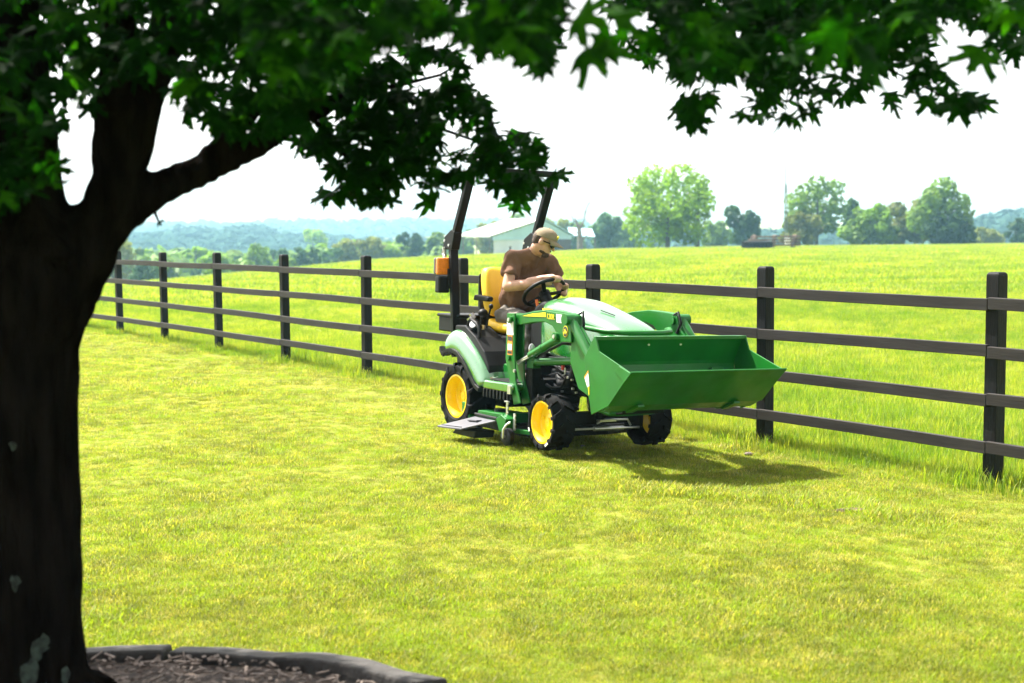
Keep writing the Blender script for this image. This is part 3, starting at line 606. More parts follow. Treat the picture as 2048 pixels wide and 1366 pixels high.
# hood guard
m = MB(); m.tube([(1.50, -0.33, 1.0), (1.60, -0.32, 0.992), (1.86, -0.30, 0.975), (2.02, -0.22, 0.972), (2.07, -0.06, 0.972), (2.07, 0.08, 0.972), (2.02, 0.22, 0.978), (1.90, 0.30, 0.99), (1.84, 0.32, 0.985), (1.82, 0.32, 0.88)], 0.021, 12)
gd = m.build('hood_guard', M['green'], tr, smooth=True)
m = MB()
for s in (-1, 1): m.bar((2.04, s * 0.17, 0.96), (2.0, s * 0.17, 0.50), 0.03, 0.03)
for k in range(7): m.bar((2.05, -0.12 + 0.04 * k, 0.95), (2.03, -0.12 + 0.04 * k, 0.60), 0.008, 0.008)
m.build('guard_bars', M['green'], gd)
# bucket
bk = empty('bucket', (0, 0, 0), tr)
HB = 0.70
peak, notch, brear, bot, lowp, lip, mid = (2.335, 0.965), (2.205, 0.80), (2.318, 0.392), (2.54, 0.478), (2.715, 0.655), (2.79, 0.738), (2.395, 0.862)
side = [(2.325, 0.965), (2.345, 0.968), (2.375, 0.905), mid, lip, lowp, bot, brear, notch]
for s in (-1, 1):
    o = MB().prism(side, s * HB, s * (HB + 0.012)).build('side_plate', M['green'], bk, bevel=0.003)
    MB().prism([(2.66, 0.775), lip, (2.722, 0.665), (2.60, 0.735)], s * (HB + 0.012), s * (HB + 0.019)).build('wear_plate', M['green'], o, bevel=0.002)
def sheet(name, pts, th, mat_, y=HB, bevel=0.002):
    """bent plate following pts in x,z"""
    m = MB(); ps = [Vector((p[0], 0, p[1])) for p in pts]; rr = []
    for i, p in enumerate(ps):
        d = ps[min(i + 1, len(ps) - 1)] - ps[max(i - 1, 0)]; n_ = Vector((-d.z, 0, d.x)).normalized() * th
        rr.append([(p.x, -y, p.z), (p.x, y, p.z), (p.x + n_.x, y, p.z + n_.z), (p.x + n_.x, -y, p.z + n_.z)])
    return m.rings(rr).build(name, mat_, bk, bevel=bevel)
sheet('floor_plate', [(2.815, 0.742), (2.72, 0.655), (2.545, 0.478)], -0.012, M['green'], HB + 0.022)
sheet('back_plate', [(2.545, 0.478), (2.44, 0.425), (2.33, 0.415), (2.265, 0.50), (2.232, 0.62), (2.215, 0.745), (2.222, 0.775), (2.312, 0.945)], -0.010, M['green'])
MB().box((2.325, 0, 0.953), (0.045, 2 * HB, 0.028)).build('top_rail', M['green'], bk, bevel=0.004)
m = MB(); m.bar((2.262, 0, 0.86), (2.272, 0, 0.90), 2 * HB - 0.02, 0.006); 
m = MB()
for yy in (-0.2, 0.1): m.cyl((2.30, yy, 0.90), (2.312, yy, 0.90), 0.008, 8)
m.build('rail_bolt', M['steel'], bk)
for s in (-1, 1):
    MB().prism([(2.10, 0.44), (2.34, 0.40), (2.27, 0.72), (2.20, 0.70)], s * 0.44, s * 0.56).build('mount_bracket', M['green'], bk, bevel=0.006)
    MB().box((2.50, s * 0.45, 0.445), (0.16, 0.06, 0.02), (0, R(-22), 0)).build('skid_shoe', M['green'], bk, bevel=0.003)
flat('warning_decal', [(2.222, 0.655), (2.268, 0.698), (2.288, 0.60), (2.262, 0.588)], M['white'], bk, -HB - 0.014)
flat('warning_decal_head', [(2.216, 0.660), (2.268, 0.715), (2.270, 0.699), (2.224, 0.653)], M['decal_o'], bk, -HB - 0.0145)
flat('warning_decal_foot', [(2.270, 0.595), (2.286, 0.598), (2.290, 0.535), (2.284, 0.53)], M['decal_y'], bk, -HB - 0.0145)
# mower deck
dk = empty('mower_deck', (0, 0, 0), tr)
m = MB()
shell = [(0.12, -0.36), (0.24, -0.46), (0.92, -0.47), (1.06, -0.38), (1.10, 0.30), (1.02, 0.56), (0.25, 0.58), (0.12, 0.40)]
m.rings([[(x, y, 0.055) for x, y in shell], [(x, y, 0.135) for x, y in shell], [(0.6 + (x - 0.6) * 0.9, y * 0.92, 0.155) for x, y in shell]]); m.build('deck_shell', M['iron'], dk, bevel=0.008)  # green deck coloured dark, shade under the tractor put into the colour
m = MB(); m.prism([(0.44, 0.155), (0.46, 0.225), (0.86, 0.235), (0.90, 0.16)], -0.60, -0.34); m.build('deck_cover', M['green'], dk, bevel=0.006)
m = MB(); m.cyl((0.66, -0.50, 0.16), (0.66, -0.50, 0.255), 0.05, 14).cyl((0.6, 0, 0.16), (0.6, 0, 0.24), 0.1, 16); m.build('spindle', M['black'], dk, smooth=True)
q = [(0.22, -0.86, 0.075), (0.64, -0.86, 0.100), (0.84, -0.64, 0.182), (0.42, -0.59, 0.170)]
v = [Vector(p) for p in q]
m = MB(); m.add(v + [p + Vector((0, 0, -0.014)) for p in v], [(0, 1, 2, 3), (7, 6, 5, 4), (0, 4, 5, 1), (1, 5, 6, 2), (2, 6, 7, 3), (3, 7, 4, 0)])
m.bar((0.26, -0.84, 0.088), (0.62, -0.845, 0.109), 0.006, 0.008).bar((0.5, -0.70, 0.148), (0.66, -0.70, 0.16), 0.05, 0.012)
m.build('discharge_chute', M['grey'], dk, bevel=0.005)
m = MB(); m.prism([(0.32, 0.02), (0.70, 0.02), (0.72, 0.085), (0.38, 0.07)], -0.77, -0.58); m.build('chute_skirt', M['black'], dk, bevel=0.01)
MB().cyl((0.42, -0.60, 0.188), (0.86, -0.645, 0.198), 0.013, 10).build('chute_hinge', M['black'], dk, smooth=True)
m = MB(); m.prism([(0.92, 0.10), (1.0, 0.10), (1.02, 0.21), (0.94, 0.24), (0.86, 0.20)], -0.66, -0.56).prism([(0.12, 0.10), (0.26, 0.13), (0.16, 0.26), (0.10, 0.26)], -0.56, -0.47).bar((1.0, -0.55, 0.11), (1.26, -0.48, 0.11), 0.035, 0.035); m.build('deck_bracket', M['green'], dk, bevel=0.005)
m = MB()
for X, Y, z0, z1 in ((0.13, -0.50, 0.20, 0.325), (0.925, -0.59, 0.20, 0.345), (0.06, -0.52, 0.11, 0.24), (1.06, -0.60, 0.12, 0.26)):
    m.box((X, Y, (z0 + z1) / 2), (0.026, 0.012, z1 - z0))
    for k in range(4): m.box((X + 0.018, Y - 0.004, z0 + (z1 - z0) * (k + 0.5) / 4), (0.018, 0.010, 0.012))
m.box((0.935, -0.60, 0.345), (0.06, 0.02, 0.012)).box((0.93, -0.575, 0.44), (0.05, 0.02, 0.07))
m.build('height_adjuster', M['steel'], dk, bevel=0.002)
gw = empty('gauge_wheel', (1.06, -0.66, 0.072), dk)
MB().lathe([(0.02, -0.03), (0.06, -0.03), (0.072, -0.02), (0.072, 0.02), (0.06, 0.03), (0.02, 0.03)], seg=24, closed=True).build('roller', M['black'], gw, smooth=True)
m = MB(); m.tube([(0, -0.045, 0), (0.0, -0.045, 0.06), (0.02, -0.03, 0.10), (0.03, 0.0, 0.12)], 0.010, 8).cyl((0, -0.05, 0), (0, 0.05, 0), 0.012, 10); m.build('fork', M['steel'], gw, smooth=True)
# ------------------------------------------------------------------ driver (same local axes as the tractor)
man = empty('person'); man.matrix_world = T_M
tag(man, 'bearded driver in brown t-shirt, khaki cap and sunglasses seated on the tractor, steering', 'person')
V = Vector
pel = V((0.06, 0, 1.03)); waist = V((0.09, 0, 1.16)); chest = V((0.19, 0.0, 1.36)); uch = V((0.265, 0.0, 1.48)); neckb = V((0.32, 0.005, 1.555)); hd = V((0.44, 0.02, 1.665))
rsh = V((0.275, -0.185, 1.515)); rel = V((0.335, -0.265, 1.275)); rwr = V((0.610, -0.015, 1.318))
lsh = V((0.285, 0.185, 1.49)); lel = V((0.36, 0.27, 1.27)); lwr = V((0.535, 0.19, 1.225))
rhip = V((0.08, -0.10, 1.0)); rkn = V((0.47, -0.17, 0.985)); ran = V((0.60, -0.24, 0.60))
lhip = V((0.08, 0.10, 1.0)); lkn = V((0.48, 0.19, 0.98)); lan = V((0.60, 0.25, 0.60))
fF = V((0.60, 0.70, -0.42)).normalized(); fS = V((0.78, -0.62, 0)).normalized()   # face forward, driver's right
fS = (fS - fF * fS.dot(fF)).normalized(); fU = fS.cross(fF).normalized()
HM = Matrix((fF, -fS, fU)).transposed()          # columns: forward, left, up
def hp(f, l, u): return hd + HM @ V((f, l, u))
b = MB()
b.ellipsoid(hp(0.0, 0, 0.035), (0.097, 0.074, 0.090), m=HM).ellipsoid(hp(0.020, 0, -0.04), (0.072, 0.061, 0.075), m=HM).ellipsoid(hp(0.055, 0, -0.085), (0.036, 0.036, 0.030), m=HM)
b.ellipsoid(hp(0.085, 0, 0.028), (0.016, 0.045, 0.014), m=HM).ellipsoid(hp(0.075, 0, -0.058), (0.022, 0.028, 0.018), m=HM)
b.capsule(hp(0.088, 0, 0.018), hp(0.112, 0, -0.024), 0.010, 0.014, 8)
for q in (-1, 1): b.ellipsoid(hp(-0.008, q * 0.079, -0.002), (0.022, 0.012, 0.033), m=HM)
b.capsule(neckb + V((-0.02, 0, -0.02)), hp(-0.022, 0, -0.05), 0.066, 0.060)
b.capsule(pel, waist, 0.10, 0.09).capsule(waist, chest, 0.09, 0.085).capsule(chest, uch + V((-0.01, 0, 0)), 0.085, 0.065).capsule(rsh, lsh, 0.055, 0.055)
for sh, el, wr in ((rsh, rel, rwr), (lsh, lel, lwr)):
    mid_ = el.lerp(wr, 0.28)
    b.capsule(sh, el, 0.056, 0.048).capsule(el, mid_, 0.048, 0.050).capsule(mid_, wr, 0.050, 0.029)
for hip, kn, an in ((rhip, rkn, ran), (lhip, lkn, lan)):
    b.capsule(hip, kn, 0.075, 0.05).capsule(kn, an, 0.045, 0.035)
def hand(wr, grip, knuckle_dir, thumb_dir, rimdir):
    """palm from the wrist to the grip point on the rim, fingers curled round it"""
    d = (grip - wr).normalized(); side_ = rimdir.normalized(); nrm = d.cross(side_).normalized()
    if nrm.z < 0: nrm = -nrm
    palm_c = wr.lerp(grip, 0.75) + nrm * 0.018
    b.capsule(wr, palm_c, 0.026, 0.028)
    for k in range(4):
        off = side_ * ((k - 1.5) * 0.0195)
        L = (0.9, 1.0, 0.95, 0.78)[k]
        p0 = palm_c + off * 0.9; p1 = grip + off + nrm * 0.030 + d * 0.012; p2 = p1 + d * (0.026 * L) - nrm * 0.016; p3 = p2 - nrm * (0.026 * L) - d * 0.010; p4 = p3 - nrm * 0.008 - d * (0.018 * L)
        b.capsule(p0, p1, 0.0125, 0.0105, 8).capsule(p1, p2, 0.0102, 0.0095, 8).capsule(p2, p3, 0.0095, 0.0088, 8).capsule(p3, p4, 0.0088, 0.0078, 8)
    t0 = wr.lerp(grip, 0.35) + side_ * thumb_dir * 0.022; t1 = t0 + d * 0.028 + side_ * thumb_dir * 0.016 - nrm * 0.012; t2 = grip + side_ * thumb_dir * 0.036 - nrm * 0.022
    b.capsule(t0, t1, 0.0135, 0.0115, 8).capsule(t1, t2, 0.0115, 0.0095, 8)
g1 = swp(0, 0.185, 0.02)
def rim_at(target):
    best = min(range(72), key=lambda k: (swp(2 * math.pi * k / 72, 0.185, 0.02) - target).length)
    a = 2 * math.pi * best / 72; return swp(a, 0.185, 0.02), (swp(a + 0.05) - swp(a - 0.05))
gr, rd = rim_at(V((0.70, 0.02, 1.33))); 
rwr2 = gr + (rel - gr).normalized() * 0.105 + V((0, 0, 0.028))
gl, ldr = rim_at(V((0.60, 0.20, 1.25))); lwr2 = gl + (lel - gl).normalized() * 0.10 + V((0, 0, 0.02))
b.capsule(rel.lerp(rwr2, 0.6), rwr2, 0.033, 0.027).capsule(lel.lerp(lwr2, 0.6), lwr2, 0.033, 0.027)
hand(rwr2, gr, 0, 1 if rd.dot(V((0, 1, 0))) > 0 else -1, rd); hand(lwr2, gl, 0, -1 if ldr.dot(V((0, 1, 0))) > 0 else 1, ldr)
body = remeshed(b, 'body', 0.0068, 5, M['skin'], man)
# shirt
def wrinkle(amp, scale, seed, axis=(1, 1, 1)):
    def f(me):
        n = len(me.vertices); co = np.empty(n * 3); no = np.empty(n * 3); me.vertices.foreach_get('co', co); me.vertices.foreach_get('normal', no)
        co = co.reshape(-1, 3); no = no.reshape(-1, 3); r_ = np.random.default_rng(seed); d = np.zeros(n)
        for k in range(7):
            kd = r_.normal(size=3) * axis; kd /= np.linalg.norm(kd); wv = np.sin(co @ kd * scale * r_.uniform(0.6, 1.7) + r_.uniform(0, 6) + 2.0 * np.sin(co @ r_.normal(size=3) * scale * 0.3))
            d += np.abs(wv) ** 1.5 * np.sign(wv)
        co += no * (d * amp / 2.6)[:, None]; me.vertices.foreach_set('co', co.ravel()); me.update()
    return f
s = MB()
s.capsule(pel + V((0.0, 0, 0.02)), waist, 0.15, 0.15).capsule(waist + V((0, -0.05, 0)), chest + V((0, -0.06, 0)), 0.125, 0.125).capsule(waist + V((0, 0.05, 0)), chest + V((0, 0.06, 0)), 0.125, 0.125)
s.capsule(waist + V((0.07, 0, -0.03)), chest + V((0.04, 0, 0)), 0.115, 0.11)
s.capsule(chest + V((0, -0.06, 0)), uch + V((0, -0.08, 0.0)), 0.125, 0.095).capsule(chest + V((0, 0.06, 0)), uch + V((0, 0.08, 0)), 0.125, 0.095)
s.capsule(rsh + V((0.0, 0.01, 0)), lsh + V((0.0, -0.01, 0)), 0.078, 0.078).capsule(rsh, neckb + V((-0.005, -0.03, 0)), 0.072, 0.068).capsule(lsh, neckb + V((-0.005, 0.03, 0)), 0.072, 0.068).capsule(uch + V((0.03, 0, 0)), neckb + V((0.02, 0, -0.035)), 0.085, 0.058)
for sh, el in ((rsh, rel), (lsh, lel)):
    e_ = sh.lerp(el, 0.60); s.tube([sh, sh.lerp(el, 0.3), e_, sh.lerp(el, 0.64)], [0.076, 0.077, 0.079, 0.066], 16)
shirt = remeshed(s, 'shirt', 0.011, 4, M['shirt'], man, wrinkle(0.013, 40, 4))
MB().box(hp(0, 0, 0) + V((0.12, -0.06, -0.28)), (0.03, 0.03, 0.05)).build('pocket_pen', M['white'], shirt) if False else None
t = MB()
for hip, kn, an in ((rhip, rkn, ran), (lhip, lkn, lan)):
    t.capsule(hip, kn, 0.098, 0.076).capsule(kn, an, 0.074, 0.060)
t.capsule(rhip, lhip, 0.115, 0.115).capsule(pel, pel + V((0, 0, 0.04)), 0.13, 0.125)
remeshed(t, 'trousers', 0.011, 4, M['trouser'], man, wrinkle(0.009, 60, 9))
for an, q in ((ran, -1), (lan, 1)):
    m = MB(); m.capsule(an + V((0, 0, -0.04)), an + V((-0.02, 0, -0.07)), 0.048, 0.046).capsule(an + V((-0.03, 0, -0.075)), an + V((0.14, 0, -0.08)), 0.042, 0.036)
    remeshed(m, 'boot', 0.01, 3, M['boot'], man)
# hair, beard
m = MB(); m.ellipsoid(hp(-0.036, 0, 0.028), (0.072, 0.073, 0.088), m=HM).ellipsoid(hp(-0.05, 0, -0.015), (0.050, 0.060, 0.045), m=HM); m.build('hair', M['hair'], man, smooth=True)
m = MB(); m.ellipsoid(hp(0.060, 0, -0.088), (0.040, 0.041, 0.032), m=HM).ellipsoid(hp(0.028, 0, -0.074), (0.050, 0.060, 0.025), m=HM).ellipsoid(hp(0.094, 0, -0.046), (0.008, 0.026, 0.008), m=HM)
remeshed(m, 'beard', 0.006, 2, M['hair'], man)
# cap
def cap_shell():
    m = MB(); rr = []
    for i in range(9):
        ph = i / 8 * math.pi / 2
        ring = []
        for k in range(24):
            a = 2 * math.pi * k / 24; rf = 0.108 if math.cos(a) > 0 else 0.106
            ring.append(hp(rf * math.cos(ph) * math.cos(a) - 0.0, 0.086 * math.cos(ph) * math.sin(a), 0.042 + 0.088 * math.sin(ph) ** 0.9 + 0.012 * math.cos(a) * math.cos(ph)))
        rr.append(ring)
    m.rings(rr); return m
cp = cap_shell().build('cap', M['cap'], man, smooth=True)
rows = []
for i in range(7):
    u = i / 6; row = []
    for k in range(13):
        a = (k / 12 - 0.5) * 2; l = a * 0.080 * (1 - 0.10 * u)
        f0 = 0.104 * math.sqrt(max(0.0, 1 - (a * 0.88) ** 2)) ; f = f0 + u * 0.078 * math.sqrt(max(0.02, 1 - a * a * 0.82))
        row.append(hp(f, l, 0.052 - 0.020 * abs(a) ** 2 * (0.4 + u) - 0.020 * u))
    rows.append(row)
m = MB().rings(rows, cap=False, closed=False); br = m.build('brim', M['cap'], cp, smooth=True); so_ = br.modifiers.new('t', 'SOLIDIFY'); so_.thickness = 0.005
MB().ellipsoid(hp(0.100, -0.012, 0.088), (0.010, 0.022, 0.018), m=HM).build('cap_patch', M['decal_y'], cp, smooth=True)
MB().ellipsoid(hp(-0.002, 0, 0.131), (0.008, 0.008, 0.005)).build('cap_button', M['cap'], cp)
# glasses
m = MB()
for q in (-1, 1):
    m.ellipsoid(hp(0.092, q * 0.036, 0.006), (0.016, 0.034, 0.025), m=HM @ Matrix.Rotation(q * 0.30, 3, 'Z')); m.bar(hp(0.080, q * 0.066, 0.016), hp(-0.008, q * 0.083, 0.012), 0.006, 0.010)
m.bar(hp(0.100, -0.03, 0.012), hp(0.100, 0.03, 0.012), 0.008, 0.008); m.build('sunglasses', M['glasses'], man, smooth=True)
# ------------------------------------------------------------------ foreground maple, its bed and edging stones
TB = Vector((-1.73, 5.0, 0))
maple = empty('maple_tree', TB)
tag(maple, 'large dark maple with leafy boughs hanging over the mulch bed', 'tree')
def tp(px, py, d): return at_depth(px, py, d) - TB
m = MB()
def limb(pts, rads, seg=16): m.tube(pts, rads, seg)
trunk_pts = [Vector((0.0, 0, -0.15)), Vector((0, 0, 0.1)), tp(38, 1366, 5), tp(36, 1150, 5), tp(30, 900, 5), tp(26, 700, 5), tp(36, 590, 5), tp(46, 530, 5.0), tp(52, 490, 5.0)]
limb(trunk_pts, [0.34, 0.29, 0.232, 0.222, 0.215, 0.222, 0.262, 0.25, 0.17], 24)
limb([tp(60, 640, 5.0), tp(110, 540, 5), tp(170, 470, 5.02), tp(240, 420, 5.05), tp(330, 372, 5.1), tp(420, 335, 5.2), tp(500, 300, 5.3), tp(570, 255, 5.45), tp(660, 205, 5.6), tp(780, 150, 5.8)], [0.15, 0.145, 0.115, 0.086, 0.062, 0.050, 0.046, 0.040, 0.030, 0.02])
limb([tp(100, 580, 5), tp(165, 500, 5), tp(205, 430, 5), tp(228, 370, 5), tp(247, 310, 5.0), tp(270, 230, 5.0), tp(300, 150, 5.05), tp(345, 50, 5.1), tp(400, -80, 5.2), tp(450, -300, 5.3)], [0.16, 0.12, 0.086, 0.082, 0.085, 0.08, 0.072, 0.075, 0.065, 0.05])
limb([tp(225, 330, 5.0), tp(225, 250, 4.95), tp(232, 150, 4.85), tp(240, 40, 4.7), tp(250, -150, 4.5)], [0.075, 0.062, 0.055, 0.05, 0.04])
limb([tp(385, 350, 5.15), tp(430, 295, 5.2), tp(500, 225, 5.3), tp(600, 120, 5.4), tp(690, 20, 5.5), tp(760, -120, 5.6)], [0.034, 0.034, 0.034, 0.034, 0.03, 0.026])
limb([tp(60, 520, 5), tp(45, 420, 5), tp(40, 300, 5), tp(20, 150, 5.0), tp(0, 0, 5.0), tp(-30, -300, 5.0)], [0.24, 0.155, 0.132, 0.13, 0.12, 0.10])
limb([tp(40, 420, 5), tp(-60, 330, 5.1), tp(-200, 200, 5.3), tp(-400, 0, 5.6)], [0.14, 0.10, 0.08, 0.05])
limb([tp(10, 560, 5), tp(-40, 470, 4.9), tp(-120, 330, 4.5), tp(-150, 100, 4.0)], [0.14, 0.11, 0.09, 0.06])
def bark_disp(me):
    n = len(me.vertices); co = np.empty(n * 3); no = np.empty(n * 3); me.vertices.foreach_get('co', co); me.vertices.foreach_get('normal', no)
    co = co.reshape(-1, 3); no = no.reshape(-1, 3); d = np.zeros(n); r_ = np.random.default_rng(3)
    for k in range(9):
        kd = r_.normal(size=3) * np.array([1, 1, 0.28]); s = r_.uniform(14, 60)
        d += np.sin(co @ kd * s + r_.uniform(0, 6) + 1.5 * np.sin(co @ r_.normal(size=3) * 6)) / 9
    co += no * (d * 0.020)[:, None]; me.vertices.foreach_set('co', co.ravel()); me.update()
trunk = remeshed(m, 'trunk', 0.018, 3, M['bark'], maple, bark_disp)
# lichen patches on the lower trunk, pressed on the bark
lr = random.Random(2)
for px, py, sz in ((75, 1300, 0.05), (60, 1340, 0.055), (88, 1285, 0.03), (130, 1352, 0.035), (30, 1165, 0.03), (25, 890, 0.02)):
    d = ray(px, py); org = CPOS - TB
    hit, loc, nor, idx = trunk.ray_cast(org, d.normalized())
    if hit:
        mm_ = MB(); q = nor.to_track_quat('Z', 'Y').to_matrix()
        ring = [loc + nor * 0.0 + q @ Vector((sz * math.cos(a) * lr.uniform(0.35, 0.9), sz * math.sin(a) * lr.uniform(0.5, 1.3), 0)) for a in [2 * math.pi * k / 11 for k in range(11)]]
        ring2 = [loc + nor * 0.009 + (p - loc) * 0.6 for p in ring]
        mm_.rings([ring, ring2]).build('lichen', M['lichen'], trunk)
# twigs
tw = random.Random(8)
def twig(pts, r0):
    mm_ = MB().tube(pts, [r0 * (1 - 0.75 * i / (len(pts) - 1)) for i in range(len(pts))], 7); return mm_.build('branch', M['bark'], maple, smooth=True)
for pts in ([(640, 210, 5.6), (760, 235, 5.7), (860, 250, 5.8), (960, 285, 5.9), (1060, 330, 6.0)], [(700, 185, 5.65), (800, 170, 5.9), (880, 150, 6.1), (930, 120, 6.2)], [(620, 230, 5.5), (680, 300, 5.6), (740, 360, 5.65), (780, 400, 5.7)], [(850, 245, 5.8), (900, 310, 5.8), (930, 370, 5.85)],
            [(690, 20, 5.5), (900, -40, 5.2), (1150, -60, 5.0), (1400, -20, 5.2), (1600, 60, 5.4), (1760, 130, 5.6), (1900, 200, 5.7)], [(1400, -20, 5.2), (1450, 100, 5.3), (1530, 200, 5.4)], [(1320, -30, 5.1), (1350, 80, 5.2), (1375, 200, 5.3)], [(1600, 60, 5.4), (1580, 150, 5.5), (1570, 230, 5.6)],
            [(600, 120, 5.4), (700, 60, 4.6), (850, 40, 4.0), (1000, 60, 3.6), (1090, 100, 3.4)], [(1050, -40, 3.6), (1130, 20, 3.3), (1165, 80, 3.2)], [(1900, -80, 5.2), (1960, 20, 5.3), (2030, 80, 5.4)], [(310, 425, 5.08), (318, 445, 5.06), (322, 452, 5.05)]):
    twig([tp(*p) for p in pts], 0.012 if len(pts) > 3 else 0.006)
# maple leaf: five pointed lobes with side teeth
def leaf_mesh(name, fold, curl, seed):
    r_ = random.Random(seed)
    half = [(0.00, 1.00), (0.055, 0.80), (0.15, 0.76), (0.12, 0.60), (0.17, 0.42), (0.30, 0.56), (0.50, 0.66), (0.62, 0.72), (0.57, 0.56), (0.62, 0.46), (0.46, 0.38), (0.36, 0.26), (0.50, 0.20), (0.60, 0.10), (0.42, 0.07), (0.26, 0.02), (0.10, 0.04), (0.0, 0.06)]
    pts = [(x * r_.uniform(0.92, 1.08), y - 0.06) for x, y in half]
    full = pts + [(-x, y) for x, y in pts[-2:0:-1]]
    vs = [(0, 0.28, 0)] + [(x, y, 0) for x, y in full]
    out = []
    for x, y, z in vs:
        z = -abs(x) * fold + curl * (y - 0.3) ** 2 + 0.04 * math.sin(7 * x + 3 * y); out.append((x, y, z))
    n = len(full); fs = [(0, 1 + i, 1 + (i + 1) % n) for i in range(n)]
    b = len(out); out += [(0.012, 0.0, 0), (-0.012, 0.0, 0), (-0.010, -0.55, -0.10), (0.010, -0.55, -0.10)]; fs.append((b, b + 1, b + 2, b + 3))
    return MB().add(out, fs)
LV = [leaf_mesh('maple_leaf', f, c, i) for i, (f, c) in enumerate(((0.25, -0.25), (0.1, -0.45), (0.4, -0.1), (-0.1, -0.35)))]
LM = []
for i, l in enumerate(LV):
    me = l.mesh('leaf'); me.materials.append(M['leaf']); LM.append(me)
P_A = [(480, -60), (1118, -60), (1112, 60), (1108, 125), (1090, 142), (1060, 112), (1010, 82), (960, 108), (900, 55), (800, 75), (700, 120), (600, 150), (520, 120)]
P_B = [(575, 300), (640, 225), (690, 150), (800, 105), (870, 75), (925, 115), (945, 165), (985, 215), (1000, 250), (1075, 275), (1105, 315), (1118, 345), (1090, 375), (1050, 372), (1035, 395), (1000, 375), (965, 345), (920, 345), (885, 385), (850, 405), (790, 395), (740, 400), (690, 385), (650, 395), (622, 370), (650, 325)]
P_C = [(-200, -120), (660, -120), (700, 120), (600, 250), (545, 258), (445, 280), (415, 240), (350, 220), (330, 140), (290, 150), (225, 150), (190, 205), (130, 215), (112, 330), (70, 420), (-40, 420), (-200, 420)]
P_D = [(1235, -60), (2120, -60), (2120, 110), (2010, 95), (1955, 70), (1920, 40), (1865, 40), (1845, 95), (1885, 130), (1945, 185), (1965, 215), (1900, 205), (1830, 190), (1770, 220), (1735, 195), (1692, 205), (1650, 180), (1630, 215), (1585, 245), (1530, 230), (1485, 238), (1465, 205), (1405, 195), (1385, 240), (1345, 215), (1340, 175), (1305, 120), (1260, 95), (1245, 45), (1236, 15)]
def inpoly(P, x, y):
    c = False; j = len(P) - 1
    for i in range(len(P)):
        if (P[i][1] > y) != (P[j][1] > y) and x < (P[j][0] - P[i][0]) * (y - P[i][1]) / (P[j][1] - P[i][1]) + P[i][0]: c = not c
        j = i
    return c
leaves = []     # (pos, size, in view)
def bite(x, y, s):   # open spots of sky between the sprays
    return math.sin(x * 0.021 + 1.3 * math.sin(y * 0.017 + s)) * math.sin(y * 0.026 + 1.1 * math.sin(x * 0.013 + s))
def fill(P, n, d0, d1, s0, s1, hole=0.62, seed=1, topw=1.0):
    r_ = random.Random(seed); xs = [p[0] for p in P]; ys = [p[1] for p in P]; k = 0; tries = 0
    while k < n and tries < n * 40:
        tries += 1; x, y = r_.uniform(min(xs), max(xs)), min(ys) + (max(ys) - min(ys)) * r_.random() ** topw
        if not inpoly(P, x, y) or bite(x, y, seed) > hole: continue
        d = r_.uniform(d0, d1); p = at_depth(x, y, d); gp = p - SUN * (p.z / SUN.z); v = gp - CPOS
        if v.dot(FW) > 0.3 and 683 - FPX * v.dot(UP) / v.dot(FW) < 1420 and 1024 + FPX * v.dot(RT) / v.dot(FW) > 300: continue
        leaves.append((p, r_.uniform(s0, s1) * 0.84, True)); k += 1
fill(P_B, 500, 5.2, 6.7, 0.075, 0.125, 0.66, 3)
fill(P_A, 350, 3.0, 4.2, 0.07, 0.115, 0.80, 5)
fill(P_A, 240, 4.4, 6.2, 0.08, 0.12, 0.80, 6)
fill(P_C, 1300, 3.9, 6.6, 0.08, 0.13, 0.80, 7)
fill(P_D, 740, 4.7, 6.3, 0.08, 0.13, 0.66, 9, 1.25)
fill([(1250, -60), (2120, -60), (2120, 40), (1900, 30), (1860, 45), (1600, 130), (1330, 120), (1265, 45)], 300, 3.6, 5.2, 0.085, 0.13, 0.75, 12)
for px, py, d, s in ((1170, 95, 3.15, 0.115), (1190, 75, 3.2, 0.11), (1150, 30, 3.2, 0.11), (1225, 30, 3.3, 0.11), (1205, 95, 3.3, 0.10), (1690, 60, 3.1, 0.13), (1720, 110, 3.2, 0.12), (1965, 95, 4.0, 0.12), (1995, 100, 4.5, 0.11), (1100, 120, 3.3, 0.11), (1380, 235, 5.3, 0.11), (1575, 235, 5.5, 0.11), (1620, 220, 5.5, 0.10), (1955, 205, 5.6, 0.11), (1700, 175, 5.4, 0.10), (1040, 385, 5.9, 0.12), (660, 380, 5.6, 0.11), (600, 285, 5.5, 0.09), (318, 442, 5.06, 0.03), (1030, 405, 5.9, 0.10), (1110, 345, 6.0, 0.10), (870, 400, 5.7, 0.12)):
    leaves.append((at_depth(px, py, d), s, True))
# the rest of the crown, above and around the picture
r_ = random.Random(21); k = 0
CC, CR = Vector((-1.5, 5.3, 4.9)), Vector((4.6, 3.9, 2.9))
while k < 8800:
    u = Vector((r_.gauss(0, 1), r_.gauss(0, 1), r_.gauss(0, 1))).normalized() * (r_.random() ** 0.33)
    p = CC + Vector((u.x * CR.x, u.y * CR.y, u.z * CR.z))
    if p.z < 2.2: continue
    v = p - CPOS
    if v.dot(FW) > 0.3:
        px, py = 1024 + FPX * v.dot(RT) / v.dot(FW), 683 - FPX * v.dot(UP) / v.dot(FW)
        if -120 < px < 2170 and py > -70: continue
    gp = p - SUN * (p.z / SUN.z); v = gp - CPOS       # keep the crown's shade off the open lawn
    if v.dot(FW) > 0.3 and 683 - FPX * v.dot(UP) / v.dot(FW) < 1460 and (gp - Vector((-1.55, 4.2, 0))).length > 1.55: continue
    leaves.append((p, r_.uniform(0.10, 0.16), False)); k += 1
k = 0
